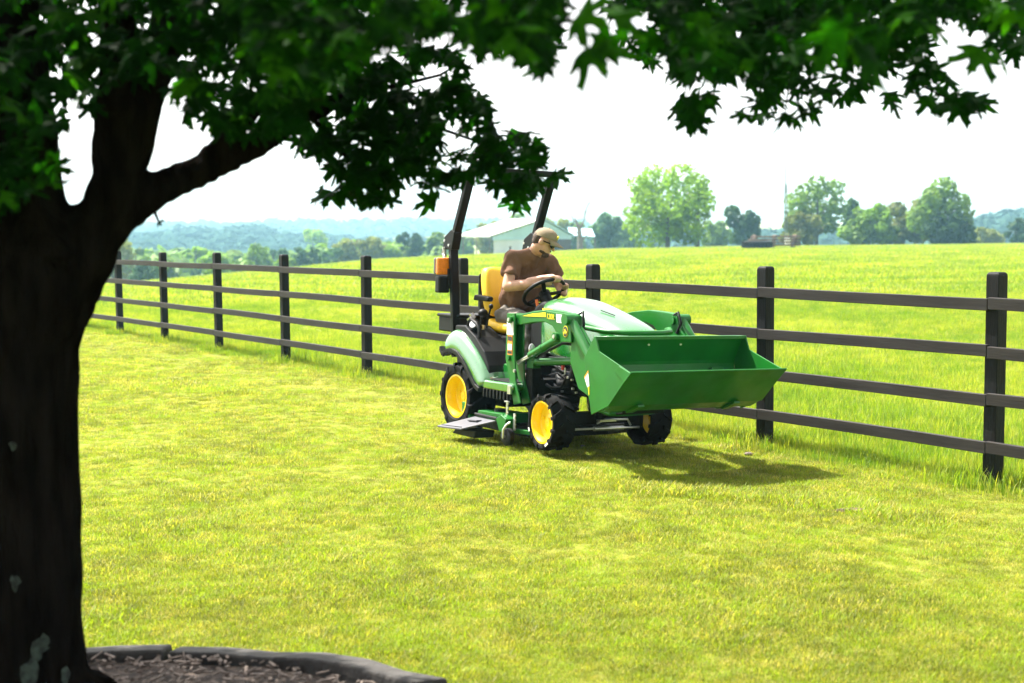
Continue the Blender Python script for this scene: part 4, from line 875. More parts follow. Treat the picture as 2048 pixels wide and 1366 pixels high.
while k < 2400:        # unseen leaves added to shade the bed and its stones
    a = r_.uniform(0, 6.283); q = 1.58 * math.sqrt(r_.random()); gp = Vector((-1.55 + q * math.cos(a), 4.2 + q * math.sin(a), 0.1))
    v = gp - CPOS
    if 1024 + FPX * v.dot(RT) / v.dot(FW) > 640 and v.dot(FW) > 0: continue
    p = gp + SUN * (r_.uniform(3.2, 5.6) / SUN.z); v = p - CPOS
    if v.dot(FW) > 0.3:
        px, py = 1024 + FPX * v.dot(RT) / v.dot(FW), 683 - FPX * v.dot(UP) / v.dot(FW)
        if -60 < px < 2170 and py > -50: continue
    leaves.append((p, r_.uniform(0.11, 0.16), False)); k += 1
def leaf_matrix(p, s, r_):
    nrm = Vector((r_.gauss(0, 0.6), r_.gauss(-0.45, 0.6), 0.6)).normalized()
    tip = Vector((r_.gauss(0.1, 0.7), r_.gauss(-0.1, 0.7), -0.75)); tip = (tip - nrm * tip.dot(nrm)).normalized()
    x = tip.cross(nrm).normalized()
    return Matrix(((x.x * s, tip.x * s, nrm.x * s, p.x - TB.x), (x.y * s, tip.y * s, nrm.y * s, p.y - TB.y), (x.z * s, tip.z * s, nrm.z * s, p.z - TB.z), (0, 0, 0, 1)))
r_ = random.Random(77)
vis = sorted([l for l in leaves if l[2]], key=lambda l: -l[1] / l[0].y)
first = set(id(l) for l in vis[:295])
fv = []; ff = []; cnt = 0; base = 0
LN = [(np.array(l.v), l.f) for l in LV]
for l in leaves:
    mt = leaf_matrix(l[0], l[1], r_); kk = r_.randrange(4)
    if id(l) in first:
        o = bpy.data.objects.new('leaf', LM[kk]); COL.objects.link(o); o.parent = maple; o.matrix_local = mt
    else:
        A = np.array(mt); v, f = LN[kk]; w = v @ A[:3, :3].T + A[:3, 3]
        fv.append(w); ff += [tuple(i + base for i in q) for q in f]; base += len(v)
me = bpy.data.meshes.new('foliage'); me.from_pydata(np.concatenate(fv).tolist(), [], ff); me.update()
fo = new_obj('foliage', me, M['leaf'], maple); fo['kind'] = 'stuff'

# mulch bed and edging stones
bc = Vector((-1.55, 4.2, 0)); BR = 1.52
m = MB(); ring0 = []; sr = random.Random(4)
grid = []; NR = 14; NS = 56
for i in range(NR + 1):
    r0 = BR * i / NR
    grid.append([(bc.x + r0 * math.cos(2 * math.pi * k / NS), bc.y + r0 * math.sin(2 * math.pi * k / NS), 0.03 + 0.06 * (1 - i / NR) + sr.uniform(-0.012, 0.012) * (i > 0)) for k in range(NS)])
m.rings(grid, cap=False); bed = m.build('mulch_bed', M['mulch'], smooth=True); tag(bed, kind='structure')
m = MB()
for k in range(4200):
    a = sr.uniform(0, 6.283); q = BR * math.sqrt(sr.random()) * 0.97; p = Vector((bc.x + q * math.cos(a), bc.y + q * math.sin(a), 0.05 + 0.06 * (1 - q / BR) + sr.uniform(0, 0.02)))
    m.box(p, (0.012 + 0.06 * sr.random() ** 2, sr.uniform(0.005, 0.02), 0.006), (sr.uniform(-0.5, 0.5), sr.uniform(-0.5, 0.5), sr.uniform(0, 6.28)))
ch = m.build('wood_chips', M['chip'], fix=False); tag(ch, 'pale wood chips strewn over the mulch round the maple', 'wood chips', kind='stuff')
edges = [math.radians(a) for a in (-20, 10, 38, 85.5, 118, 160, 200, 245, 290)]
txt = ['long grey edging stone with a sunlit end', 'grey edging stone of the mulch bed']
for i in (1, 2, 3, 4):
    a0 = edges[i] + 0.008; a1 = (edges[(i + 1) % len(edges)] if i + 1 < len(edges) else edges[0] + 2 * math.pi) - 0.008
    n = max(4, int((a1 - a0) / 0.12)); rr = []; hh = 0.082 + sr.uniform(-0.012, 0.012)
    for k in range(n + 1):
        a = a0 + (a1 - a0) * k / n; ri = BR - 0.035 + sr.uniform(-0.012, 0.012); ro = BR + 0.13 + sr.uniform(-0.014, 0.014); hz = hh + sr.uniform(-0.012, 0.012) + 0.02 * math.sin(3.1 * k / n + i)
        c_, s_ = math.cos(a), math.sin(a)
        rr.append([(bc.x + ri * c_, bc.y + ri * s_, -0.03), (bc.x + ro * c_, bc.y + ro * s_, -0.03), (bc.x + (ro - 0.01) * c_, bc.y + (ro - 0.01) * s_, hz - 0.02), (bc.x + (ri + 0.01) * c_, bc.y + (ri + 0.01) * s_, hz)])
    mx = sum((Vector(p) for r0 in rr for p in r0), Vector()) / (4 * len(rr)); mx.z = 0
    rr = [[tuple(Vector(p) - mx) for p in r0] for r0 in rr]
    o = MB().rings(rr).build('edging_stone', M['stone'], bevel=0.012); o.location = mx
    lab = {1: 'sunlit grey edging stone butting the near end of the long curved one', 4: 'edging stone of the mulch bed tucked in behind the maple trunk', 2: 'long curved grey edging stone of the mulch bed with one end in the sun', 3: 'short dark edging stone touching the left end of the long curved one', }.get(i, 'grey edging stone out in the rest of the mulch bed ring')
    tag(o, lab, 'edging stone', 'stones edging the mulch bed')
# ------------------------------------------------------------------ things beyond the fence
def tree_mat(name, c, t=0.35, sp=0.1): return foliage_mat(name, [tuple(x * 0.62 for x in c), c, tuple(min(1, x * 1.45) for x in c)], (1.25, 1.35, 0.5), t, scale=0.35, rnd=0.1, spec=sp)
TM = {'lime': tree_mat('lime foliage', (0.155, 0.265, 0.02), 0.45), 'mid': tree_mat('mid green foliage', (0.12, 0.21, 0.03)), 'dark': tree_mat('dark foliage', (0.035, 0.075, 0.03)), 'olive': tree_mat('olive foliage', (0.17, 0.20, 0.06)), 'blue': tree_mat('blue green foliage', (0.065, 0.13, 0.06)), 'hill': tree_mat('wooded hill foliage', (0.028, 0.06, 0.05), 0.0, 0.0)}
def make_tree(px, top, depth, wpx, colour, label, lobes=9, n=2200, leaf=None, gap=0.0, trunk_frac=0.25, seed=0, cat='tree', name='field_tree', shape=1.0, group='trees beyond the pasture'):
    r_ = random.Random(seed + int(px)); v = ray(px, 480); x = v.x / v.y * depth; zb = G(x, depth)
    zt = at_depth(px, top, depth).z; H = max(2.0, zt - zb); W = wpx * 1.08 / FPX * depth / 2
    root = empty(name, (x, depth, zb)); tag(root, label, cat, group)
    cz0 = H * trunk_frac
    m = MB(); lean = r_.uniform(-0.04, 0.04) * H
    m.tube([(0, 0, -0.5), (lean * 0.3, 0, H * 0.25), (lean * 0.7, 0, H * 0.5), (lean, 0, H * 0.85)], [H * 0.035, H * 0.026, H * 0.017, H * 0.005], 7)
    for k in range(6):
        a = r_.uniform(0, 6.28); z0 = H * r_.uniform(0.2, 0.5); m.tube([(lean * 0.5, 0, z0), (W * 0.35 * math.cos(a), W * 0.35 * math.sin(a), z0 + H * 0.15), (W * 0.7 * math.cos(a), W * 0.7 * math.sin(a), z0 + H * 0.28)], [H * 0.014, H * 0.009, H * 0.003], 5)
    m.build('trunk', M['bark_far'], root, fix=False)
    L = []
    lobes = int(lobes * 1.9)
    for k in range(lobes):
        t = (k + 0.5) / lobes; zc = cz0 + (H - cz0) * (0.12 + 0.76 * t); prof = math.sqrt(max(0.05, 1 - ((zc - cz0) / (H - cz0) * 2 - 0.85) ** 2 * 0.75)) * shape + (1 - shape) * (1 - t) * 1.1
        a = k * 2.4 + r_.uniform(-0.9, 0.9); q = W * prof * r_.uniform(0.30, 0.86)
        lr_ = (0.17 + 0.20 * r_.random()) * min(W * 1.15, (H - cz0) * 0.62); L.append((Vector((lean * t + q * math.cos(a), q * math.sin(a) * 0.8, zc)), lr_))
    L.append((Vector((lean, 0, cz0 + (H - cz0) * 0.4)), W * 0.45)); L.append((Vector((-W * 0.3, 0, cz0 + (H - cz0) * 0.15)), W * 0.32)); L.append((Vector((W * 0.35, 0, cz0 + (H - cz0) * 0.18)), W * 0.3))
    leaf = leaf or max(0.16, depth * 0.0016); vv = np.empty((n * 4, 3)); w = np.array([l[1] ** 2 for l in L]); w = np.cumsum(w / w.sum()); g = np.random.default_rng(seed + int(px))
    li = np.searchsorted(w, g.random(n)); c = np.array([tuple(l[0]) for l in L])[li]; rad_ = np.array([l[1] for l in L])[li]
    d = g.normal(size=(n, 3)); d /= np.linalg.norm(d, axis=1)[:, None]; rr_ = 0.55 + 0.50 * g.random(n) ** 0.7
    p = c + d * (rad_ * rr_)[:, None] * np.array([1, 1, 0.82])
    p[:, 2] = np.clip(p[:, 2], cz0 * 0.35, H * 1.02)
    nn = d + g.normal(size=(n, 3)) * 0.7 + np.array([0, 0, 0.35]); nn /= np.linalg.norm(nn, axis=1)[:, None]
    a1 = np.cross(nn, g.normal(size=(n, 3))); a1 /= np.linalg.norm(a1, axis=1)[:, None]; a2 = np.cross(nn, a1)
    s = (leaf * g.uniform(0.6, 1.5, n))[:, None]
    vv[0::4] = p + a1 * s; vv[1::4] = p + a2 * s * 0.7; vv[2::4] = p - a1 * s; vv[3::4] = p - a2 * s * 0.7
    me = bpy.data.meshes.new('crown'); me.vertices.add(n * 4); me.vertices.foreach_set('co', vv.ravel()); me.loops.add(n * 4); me.loops.foreach_set('vertex_index', np.arange(n * 4)); me.polygons.add(n); me.polygons.foreach_set('loop_start', np.arange(n) * 4); me.polygons.foreach_set('loop_total', np.full(n, 4)); me.update()
    new_obj('crown', me, TM[colour], root)
    return root
T = make_tree
T(1335, 332, 150, 225, 'lime', 'broad bright lime green tree standing alone in the pasture', 13, 5200, 0.22, seed=1, trunk_frac=0.05)
T(1395, 345, 152, 70, 'lime', 'thin airy sapling crown beside the broad lime green tree', 7, 420, 0.24, seed=4, trunk_frac=0.35)
T(1487, 413, 175, 74, 'dark', 'small round dark green tree behind the lumber pile', 8, 2200, 0.28, seed=33, trunk_frac=0.08)
T(1632, 356, 165, 130, 'mid', 'tall open-crowned tree right behind the radio mast', 11, 2100, 0.27, seed=3, trunk_frac=0.18)
T(1600, 420, 162, 80, 'olive', 'low olive bush growing behind the lumber pile', 7, 1300, 0.26, seed=5, trunk_frac=0.05)
T(1703, 388, 172, 46, 'blue', 'narrow dark conical tree between two rounded ones', 8, 1300, 0.25, seed=6, trunk_frac=0.05, shape=0.3)
T(1738, 408, 160, 125, 'mid', 'wide rounded mid green tree next to the conical one', 10, 2700, 0.27, seed=7, trunk_frac=0.06)
T(1808, 402, 164, 110, 'olive', 'rounded olive tree left of the tall loose-topped one', 9, 2500, 0.27, seed=8, trunk_frac=0.06)
T(1880, 358, 158, 120, 'mid', 'tall loose-topped green tree at the end of the pasture tree row', 11, 2900, 0.27, seed=9, trunk_frac=0.08)
T(1900, 425, 156, 110, 'dark', 'low dense dark tree under the tall loose-topped one', 9, 2400, 0.27, seed=10, trunk_frac=0.04)
T(2045, 436, 190, 70, 'dark', 'dark bush cut by the edge of the pasture skyline', 7, 1300, 0.3, seed=11, trunk_frac=0.05)
T(1975, 455, 200, 90, 'olive', 'pale olive scrub low on the pasture skyline', 7, 1200, 0.3, seed=12, trunk_frac=0.03, cat='bush', name='scrub_bush')
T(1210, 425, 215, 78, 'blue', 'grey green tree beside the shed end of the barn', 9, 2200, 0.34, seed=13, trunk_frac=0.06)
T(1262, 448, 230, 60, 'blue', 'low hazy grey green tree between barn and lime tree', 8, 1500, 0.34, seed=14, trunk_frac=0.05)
T(1430, 440, 215, 70, 'mid', 'hazy green tree between the lime tree and the small dark tree', 8, 1500, 0.34, seed=15, trunk_frac=0.05)
for i, (px, top, w) in enumerate(((985, 436, 70), (1050, 430, 90), (1110, 434, 70), (1150, 440, 60))):
    T(px, top, 262, w, 'mid' if i % 2 else 'olive', ['leafy tree behind the low left end of the barn roof', 'leafy tree behind the ridge of the barn', 'leafy tree behind the right slope of the barn roof', 'leafy tree behind the dead tree by the barn'][i], 8, 1400, 0.42, seed=20 + i, trunk_frac=0.05)
# valley trees on the left, falling ground
val = [(232, 470, 150, 75, 'olive', 'feathery olive tree in the valley beside the maple trunk'), (275, 478, 165, 60, 'mid', 'round tree in the valley next to the feathery olive one'), (392, 484, 190, 52, 'lime', 'small pale round tree alone in the valley'),
       (330, 510, 140, 70, 'mid', 'low green bush by the valley field edge'), (430, 505, 150, 70, 'lime', 'low pale bush by the valley field edge'), (512, 483, 175, 62, 'mid', 'pair of rounded green trees in the valley, the paler one'), (548, 492, 180, 58, 'blue', 'pair of rounded green trees in the valley, the bluer one'),
       (628, 446, 330, 62, 'lime', 'tall pale tree rising in front of the blue wooded hills'), (612, 492, 165, 66, 'dark', 'dark bush right by the valley field edge'), (690, 478, 185, 60, 'olive', 'olive tree in the valley, wider than tall'), (742, 472, 180, 66, 'olive', 'rounded olive grey tree beside the rusty dark one'),
       (660, 495, 170, 46, 'blue', 'small blue green bush between two olive valley trees'), (700, 470, 210, 40, 'lime', 'small pale tree peeping over the olive valley trees'), (820, 461, 185, 52, 'dark', 'dark slim tree in the valley behind the roll bar side'), (795, 490, 180, 60, 'mid', 'mid green bush at the foot of the dark slim tree'),
       (872, 466, 190, 70, 'mid', 'leafy tree left of the barn behind the roll bar'), (920, 452, 230, 60, 'mid', 'leafy tree at the open lean-to end of the barn'), (480, 520, 145, 70, 'mid', 'grassy green shrub low in the valley'), (575, 515, 150, 60, 'mid', 'leafy green shrub low in the valley beside the dark bush'), (290, 525, 120, 60, 'blue', 'bluish shrub low in the valley near the maple limb')]
for i, (px, top, d, w, c, lab) in enumerate(val):
    T(px, top, d * 1.25, w, c, lab, 8, 1500, 0.0016 * d * 1.1, seed=40 + i, trunk_frac=0.06, name='valley_tree', group='trees in the valley')
# dead tree by the barn
v = at_depth(1160, 497, 196); dz = G(v.x, 196); dt = empty('dead_tree', (v.x, 196, dz)); tag(dt, 'bare grey dead tree with one long upright limb beside the barn', 'tree')
def dp_(px, py): p = at_depth(px, py, 196); return p - dt.location
m = MB(); m.tube([Vector((0, 0, -0.4)), dp_(1160, 480), dp_(1158, 455), dp_(1149, 436)], [0.42, 0.36, 0.30, 0.07], 8).tube([dp_(1158, 462), dp_(1168, 441), dp_(1170, 424), dp_(1179, 404), dp_(1182, 388)], [0.20, 0.10, 0.075, 0.05, 0.025], 7).tube([dp_(1149, 445), dp_(1143, 432), dp_(1146, 424)], [0.10, 0.05, 0.02], 5).tube([dp_(1176, 410), dp_(1184, 405), dp_(1187, 396)], [0.04, 0.03, 0.012], 5).tube([dp_(1160, 470), dp_(1148, 462), dp_(1141, 455)], [0.09, 0.05, 0.02], 5).tube([dp_(1162, 486), dp_(1175, 468), dp_(1186, 460)], [0.12, 0.08, 0.04], 6).tube([dp_(1170, 432), dp_(1174, 415), dp_(1172, 402)], [0.05, 0.04, 0.02], 5)
m.build('trunk', M['deadwood'], dt, fix=False)
# barn
D0 = 200.0
def bw(px, py, d): return at_depth(px, py, d)
fl, fr_, ap = bw(985, 474, D0), bw(1143, 472, D0 + 2), bw(1088, 441, D0 + 1)
zb = G(fl.x, D0) - 0.3
back = Vector((-5.2, 17, 0))
barn = empty('barn', (fl.x, fl.y, zb)); tag(barn, 'white and pale blue metal roofed barn with an open lean-to beyond the pasture', 'barn')
o0 = Vector((fl.x, fl.y, zb))
def rel_(p): return Vector(p) - o0
def quad(name, pts, mt, par=None, th=0.12):
    ps = [rel_(p) for p in pts]; nrm = (ps[1] - ps[0]).cross(ps[2] - ps[0]).normalized() * th
    n = len(ps); return MB().add(ps + [p + nrm for p in ps], [tuple(range(n)), tuple(range(2 * n - 1, n - 1, -1))] + [(i, (i + 1) % n, (i + 1) % n + n, i + n) for i in range(n)]).build(name, mt, par or barn)
ew = 0.35
roof = empty('roof', (0, 0, 0), barn)
quad('left_slope', [fl + Vector((-0.3, -0.3, 0.1)), ap + Vector((0, -0.3, 0.22)), ap + back + Vector((0, 0, 0.22)), fl + back + Vector((-0.3, 0, 0.1))], M['roof'], roof)
quad('right_slope', [ap + Vector((0, -0.3, 0.22)), fr_ + Vector((0.3, -0.3, 0.1)), fr_ + back + Vector((0.3, 0, 0.1)), ap + back + Vector((0, 0, 0.22))], M['gable'], roof)
ribs = 12
for k in range(ribs):
    u = (k + 0.5) / ribs; a = fl + back * u + Vector((-0.3, 0, 0.26)); b = ap + back * u + Vector((0, 0, 0.38)); MB().bar(rel_(a), rel_(b), 0.08, 0.06).build('roof_rib', M['roof'], roof)
quad('gable_end', [fl, fl + Vector((0, 0, -0.45)), fr_ + Vector((0, 0, -0.45)), fr_, ap], M['gable'])
w0 = bw(987, 478, D0 + 0.3); w1 = bw(1062, 477, D0 + 0.9)
quad('front_wall', [(w0.x, w0.y, zb), (w1.x, w1.y, zb), (w1.x, w1.y, fl.z - 0.4), (w0.x, w0.y, fl.z - 0.4)], M['barnwall'])
for k in range(9):
    u = (k + 0.5) / 9; p = Vector((w0.x, w0.y, 0)).lerp(Vector((w1.x, w1.y, 0)), u); MB().box(rel_((p.x, p.y - 0.03, (zb + fl.z) / 2 - 0.2)), (0.06, 0.05, fl.z - zb - 0.5)).build('wall_rib', M['barnwall'], barn)
p = w0.lerp(w1, 0.38); MB().box(rel_((p.x, p.y - 0.06, zb + 0.9)), (0.95, 0.08, 1.9)).build('door', M['dark'], barn)
w2 = bw(1118, 477, D0 + 1.5); w3 = bw(1142, 477, D0 + 1.9)
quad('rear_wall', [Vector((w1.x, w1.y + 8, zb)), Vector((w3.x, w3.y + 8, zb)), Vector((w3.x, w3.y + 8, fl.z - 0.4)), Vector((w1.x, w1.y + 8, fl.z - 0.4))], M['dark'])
quad('side_bay', [Vector((w2.x, w2.y, zb)), Vector((w3.x, w3.y, zb)), Vector((w3.x, w3.y, fl.z - 0.5)), Vector((w2.x, w2.y, fl.z - 0.5))], M['dark'])  # dark sheet painted as the shade inside the open bay
for k in range(4):
    z = zb + 0.5 + 0.55 * k; MB().bar(rel_((w2.x, w2.y - 0.08, z)), rel_((w3.x, w3.y - 0.08, z)), 0.05, 0.10).build('bay_board', M['barnwall'], barn)
lt = empty('lean_to', (0, 0, 0), barn)
a0 = fl + back * 0.0 + Vector((-0.35, 0.2, -0.05)); b0 = bw(925, 473, D0 + 2); quad('lean_to_roof', [a0, a0 + back * 0.55, b0 + back * 0.6, b0], M['roof'], lt)
for u in (0.02, 0.5, 0.98):
    p = a0.lerp(b0, u); MB().box(rel_((p.x, p.y + 0.2, (zb + p.z) / 2 - 0.3)), (0.16, 0.16, p.z - zb + 0.55)).build('lean_to_post', M['deadwood'], lt)
c0 = bw(1140, 469, D0 + 4); c1 = bw(1190, 470, D0 + 6); quad('shed_roof', [c0 + Vector((0, 0, -0.2)), c1 + Vector((0, 0, -0.35)), c1 + Vector((0, 8, 0.75)), c0 + Vector((0, 8, 0.9))], M['gable'], lt)
for p in (c0, c1, c0.lerp(c1, 0.5)): MB().box(rel_((p.x, p.y + 0.2, (zb + p.z) / 2 - 0.4)), (0.16, 0.16, p.z - zb + 0.4)).build('shed_post', M['deadwood'], lt)
def ground_at(px, py):
    v = ray(px, py); d = 30.0
    while d < 400:
        p = CPOS + v * (d / v.y)
        if p.z < G(p.x, p.y): return p
        d += 0.5
    return CPOS + v * (140 / v.y)
# radio mast
p = at_depth(1571, 485, 150); z0 = G(p.x, 150); tow = empty('radio_mast', (p.x, 150, z0)); tag(tow, 'thin tall radio mast standing behind the lumber pile', 'mast')
top_ = at_depth(1569, 300, 150).z - z0
for k in range(3):
    a = 2.09 * k; MB().tube([(0.16 * math.cos(a), 0.16 * math.sin(a), -0.3), (0.13 * math.cos(a), 0.13 * math.sin(a), top_ * 0.62), (0.03 * math.cos(a), 0.03 * math.sin(a), top_ * 0.66)], 0.045, 5).build('mast_leg', M['mast'], tow)
MB().tube([(0, 0, top_ * 0.55), (0, 0, top_)], [0.06, 0.03], 6).build('antenna', M['mast'], tow)
m = MB(); nz_ = 22
for k in range(nz_):
    z = top_ * 0.62 * k / nz_; a = 2.09 * k; b_ = 2.09 * (k + 1); m.tube([(0.15 * math.cos(a), 0.15 * math.sin(a), z), (0.15 * math.cos(b_), 0.15 * math.sin(b_), z + top_ * 0.62 / nz_)], 0.014, 4)
m.build('lattice', M['mast'], tow)['kind'] = 'stuff'
MB().box((0.15, -0.35, 0.5), (0.5, 0.3, 1.0)).build('meter_box', M['white'], tow, bevel=0.03)
# tractor tyre lying in the pasture
p = ground_at(1514, 499.5); TD = p.y; tz = G(p.x, TD); ty = empty('old_tyre', (p.x, TD, tz + 0.12)); tag(ty, 'big black farm tyre lying flat in the pasture', 'tyre')
RT_ = 59 / FPX * TD / 2
MB().lathe([(RT_ * 0.55, 0.06), (RT_ * 0.8, 0.0), (RT_ * 0.96, 0.08), (RT_, 0.28), (RT_ * 0.96, 0.52), (RT_ * 0.8, 0.60), (RT_ * 0.55, 0.54)], axis='z', seg=40, closed=True).build('carcass', M['tyre'], ty, smooth=True)
for k in range(30):
    a = 2 * math.pi * k / 30; MB().box((RT_ * 1.0 * math.cos(a), RT_ * 1.0 * math.sin(a), 0.30), (0.10, 0.10, 0.44), (0.35, 0, a)).build('lug', M['tyre'], ty)
# lumber pile
p = ground_at(1545, 498.3); PD = max(p.y, TD + 4); p = at_depth(1545, 498, PD); lz = G(p.x, PD); pile = empty('lumber_pile', (p.x, PD, lz)); tag(pile, 'slatted pile of weathered red brown boards beside the big tyre', 'lumber pile')
pr_ = random.Random(6)
for row in range(5):
    n = 4
    for k in range(n):
        L_ = 4.6 - 0.18 * row; MB().box((pr_.uniform(-0.12, 0.12) + 0.09 * row * 0.5, k * 0.35 - 0.5, 0.1 + row * 0.235), (L_, 0.16, 0.13), (0, 0, pr_.uniform(-0.02, 0.02))).build('board', M['wood'], pile)
    for q in (-1.7, 0, 1.7): MB().box((q + 0.05 * row, 0, 0.1 + row * 0.235 + 0.115), (0.12, 1.6, 0.08)).build('bearer', M['wood'], pile)
# far wooded hills: one mass each
def wood(name, label, x0, x1, y0, y1, n, colour, s0, s1, seed, top, q=110):
    """n tree crowns, each a shell of small leaf faces; top(x, y) is the height of the canopy"""
    g = np.random.default_rng(seed); y = g.uniform(y0, y1, n); x = g.uniform(x0, x1, n) * y; s = g.uniform(s0, s1, n)
    z = np.array([top(a, b) for a, b in zip(x, y)]) - s * g.uniform(0.8, 1.8, n)
    N = n * q; c = np.repeat(np.stack([x, y, z], 1), q, 0); sr_ = np.repeat(s, q)
    d = g.normal(size=(N, 3)); d[:, 2] = np.abs(d[:, 2]) * 1.1 - 0.35; d /= np.linalg.norm(d, axis=1)[:, None]
    p = c + d * (sr_ * g.uniform(0.75, 1.05, N))[:, None] * np.array([1, 1, 1.15])
    nn = d + g.normal(size=(N, 3)) * 0.18; nn /= np.linalg.norm(nn, axis=1)[:, None]
    a1 = np.cross(nn, g.normal(size=(N, 3))); a1 /= np.linalg.norm(a1, axis=1)[:, None]; a2 = np.cross(nn, a1); w = (sr_ * g.uniform(0.16, 0.34, N))[:, None]
    vv = np.empty((N * 4, 3)); vv[0::4] = p + a1 * w; vv[1::4] = p + a2 * w; vv[2::4] = p - a1 * w; vv[3::4] = p - a2 * w
    me = bpy.data.meshes.new(name); me.vertices.add(N * 4); me.vertices.foreach_set('co', vv.ravel()); me.loops.add(N * 4); me.loops.foreach_set('vertex_index', np.arange(N * 4)); me.polygons.add(N); me.polygons.foreach_set('loop_start', np.arange(N) * 4); me.polygons.foreach_set('loop_total', np.full(N, 4)); me.update()
    o = new_obj(name, me, TM[colour]); tag(o, label, 'woods', kind='stuff'); return o
def hz_(px, py, d): return at_depth(px, py, d).z
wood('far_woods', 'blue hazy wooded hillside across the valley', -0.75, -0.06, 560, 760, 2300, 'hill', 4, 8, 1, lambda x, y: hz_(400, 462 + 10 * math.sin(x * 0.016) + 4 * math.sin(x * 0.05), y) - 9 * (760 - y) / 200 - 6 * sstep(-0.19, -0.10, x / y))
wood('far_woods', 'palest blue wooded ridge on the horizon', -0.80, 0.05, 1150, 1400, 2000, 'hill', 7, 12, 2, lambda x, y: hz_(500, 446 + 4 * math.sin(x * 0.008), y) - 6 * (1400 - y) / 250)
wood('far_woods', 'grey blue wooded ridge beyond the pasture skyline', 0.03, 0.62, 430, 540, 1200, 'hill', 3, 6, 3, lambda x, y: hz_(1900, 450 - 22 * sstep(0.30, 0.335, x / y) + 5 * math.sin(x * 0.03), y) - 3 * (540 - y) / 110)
wood('valley_scrub', 'continuous band of pale green scrub along the valley floor', -0.55, -0.045, 230, 330, 700, 'mid', 2.2, 4.2, 9, lambda x, y: hz_(550, 508 - 8 * sstep(-0.2, -0.08, x / y) + 6 * math.sin(x * 0.11), y), 90)
# ------------------------------------------------------------------ grass (stuff: clumps set on points)
gr_col = bpy.data.collections.new('grass_sources')
def clump(name, n, rad_, h0, h1, w, mt, seed, bend=0.5, flower=0):
    r_ = random.Random(seed); vs, fs = [], []
    for k in range(n):
        a = r_.uniform(0, 6.28); q = rad_ * math.sqrt(r_.random()); p = Vector((q * math.cos(a), q * math.sin(a), -0.005)); h = r_.uniform(h0, h1); d = Vector((r_.gauss(0, 1), r_.gauss(0, 1), 0)).normalized(); s = Vector((-d.y, d.x, 0)) * w * r_.uniform(0.6, 1.3)
        b = r_.uniform(0.1, bend) * h; i = len(vs)
        vs += [p - s, p + s, p + d * b * 0.4 + Vector((0, 0, h * 0.6)) - s * 0.7, p + d * b * 0.4 + Vector((0, 0, h * 0.6)) + s * 0.7, p + d * b + Vector((0, 0, h))]
        fs += [(i, i + 1, i + 3, i + 2), (i + 2, i + 3, i + 4)]
    me = MB().add(vs, fs).mesh(name); me.materials.append(mt); o = bpy.data.objects.new(name, me); gr_col.objects.link(o); return o
def gn_scatter(name, pts, scl, srcs, label, mt):
    me = bpy.data.meshes.new(name); me.vertices.add(len(pts)); me.vertices.foreach_set('co', np.asarray(pts, float).ravel())
    at = me.attributes.new('scl', 'FLOAT', 'POINT'); at.data.foreach_set('value', np.asarray(scl, float))
    g_ = np.random.default_rng(len(pts)); at = me.attributes.new('rot', 'FLOAT', 'POINT'); at.data.foreach_set('value', g_.uniform(0, 6.28, len(pts)))
    o = bpy.data.objects.new(name, me); COL.objects.link(o); me.materials.append(mt)
    ng = bpy.data.node_groups.new(name, 'GeometryNodeTree'); ng.interface.new_socket('Geometry', in_out='INPUT', socket_type='NodeSocketGeometry'); ng.interface.new_socket('Geometry', in_out='OUTPUT', socket_type='NodeSocketGeometry')
    N = ng.nodes; L = ng.links; gi = N.new('NodeGroupInput'); go = N.new('NodeGroupOutput'); iop = N.new('GeometryNodeInstanceOnPoints')
    g2 = N.new('GeometryNodeGeometryToInstance')
    for s in srcs:
        oi = N.new('GeometryNodeObjectInfo'); oi.inputs['Object'].default_value = s; oi.inputs['As Instance'].default_value = True; L.new(oi.outputs['Geometry'], g2.inputs[0])
    # several sources: pick per point
    jn = N.new('GeometryNodeJoinGeometry')
    for l in list(g2.inputs[0].links): L.new(l.from_socket, jn.inputs[0])
    N.remove(g2)
    L.new(jn.outputs[0], iop.inputs['Instance']); iop.inputs['Pick Instance'].default_value = True
    rv = N.new('FunctionNodeRandomValue'); rv.data_type = 'INT'; rv.inputs['Max'].default_value = len(srcs) - 1
    [L.new(out, iop.inputs['Instance Index']) for out in rv.outputs if out.type == 'INT' and out.enabled]
    na = N.new('GeometryNodeInputNamedAttribute'); na.data_type = 'FLOAT'; na.inputs['Name'].default_value = 'scl'
    nr = N.new('GeometryNodeInputNamedAttribute'); nr.data_type = 'FLOAT'; nr.inputs['Name'].default_value = 'rot'
    cx = N.new('ShaderNodeCombineXYZ'); L.new(nr.outputs[0], cx.inputs['Z']); L.new(cx.outputs[0], iop.inputs['Rotation']); L.new(na.outputs[0], iop.inputs['Scale'])
    L.new(gi.outputs[0], iop.inputs['Points']); L.new(iop.outputs[0], go.inputs[0])
    md = o.modifiers.new('scatter', 'NODES'); md.node_group = ng
    tag(o, label, 'grass', kind='stuff'); return o
lawn_src = [clump('lawn_clump', 46, 0.080, 0.012, 0.034, 0.0019, M['lawn'], i, 1.3) for i in range(6)]
mead_src = [clump('meadow_clump', 38, 0.14, 0.03, 0.11, 0.0024, M['meadow'], 20 + i, 0.7) for i in range(6)]
far_src = [clump('pasture_clump', 44, 0.55, 0.04, 0.12, 0.010, M['meadow'], 40 + i, 0.8) for i in range(4)]
gg = np.random.default_rng(12)
def sample(n, y0, y1, power=1.0, wid=0.62):
    y = y0 + (y1 - y0) * gg.random(n) ** power; x = gg.uniform(-wid, wid, n) * y; return x, y
def nz2(x, y): return math.sin(x * 1.7 + 2.1 * math.sin(y * 0.9)) * math.sin(y * 1.3 + 1.7 * math.sin(x * 1.1 + 2))
P, S = [], []
xs, ys = sample(135000, 4.2, 30, 1.5)
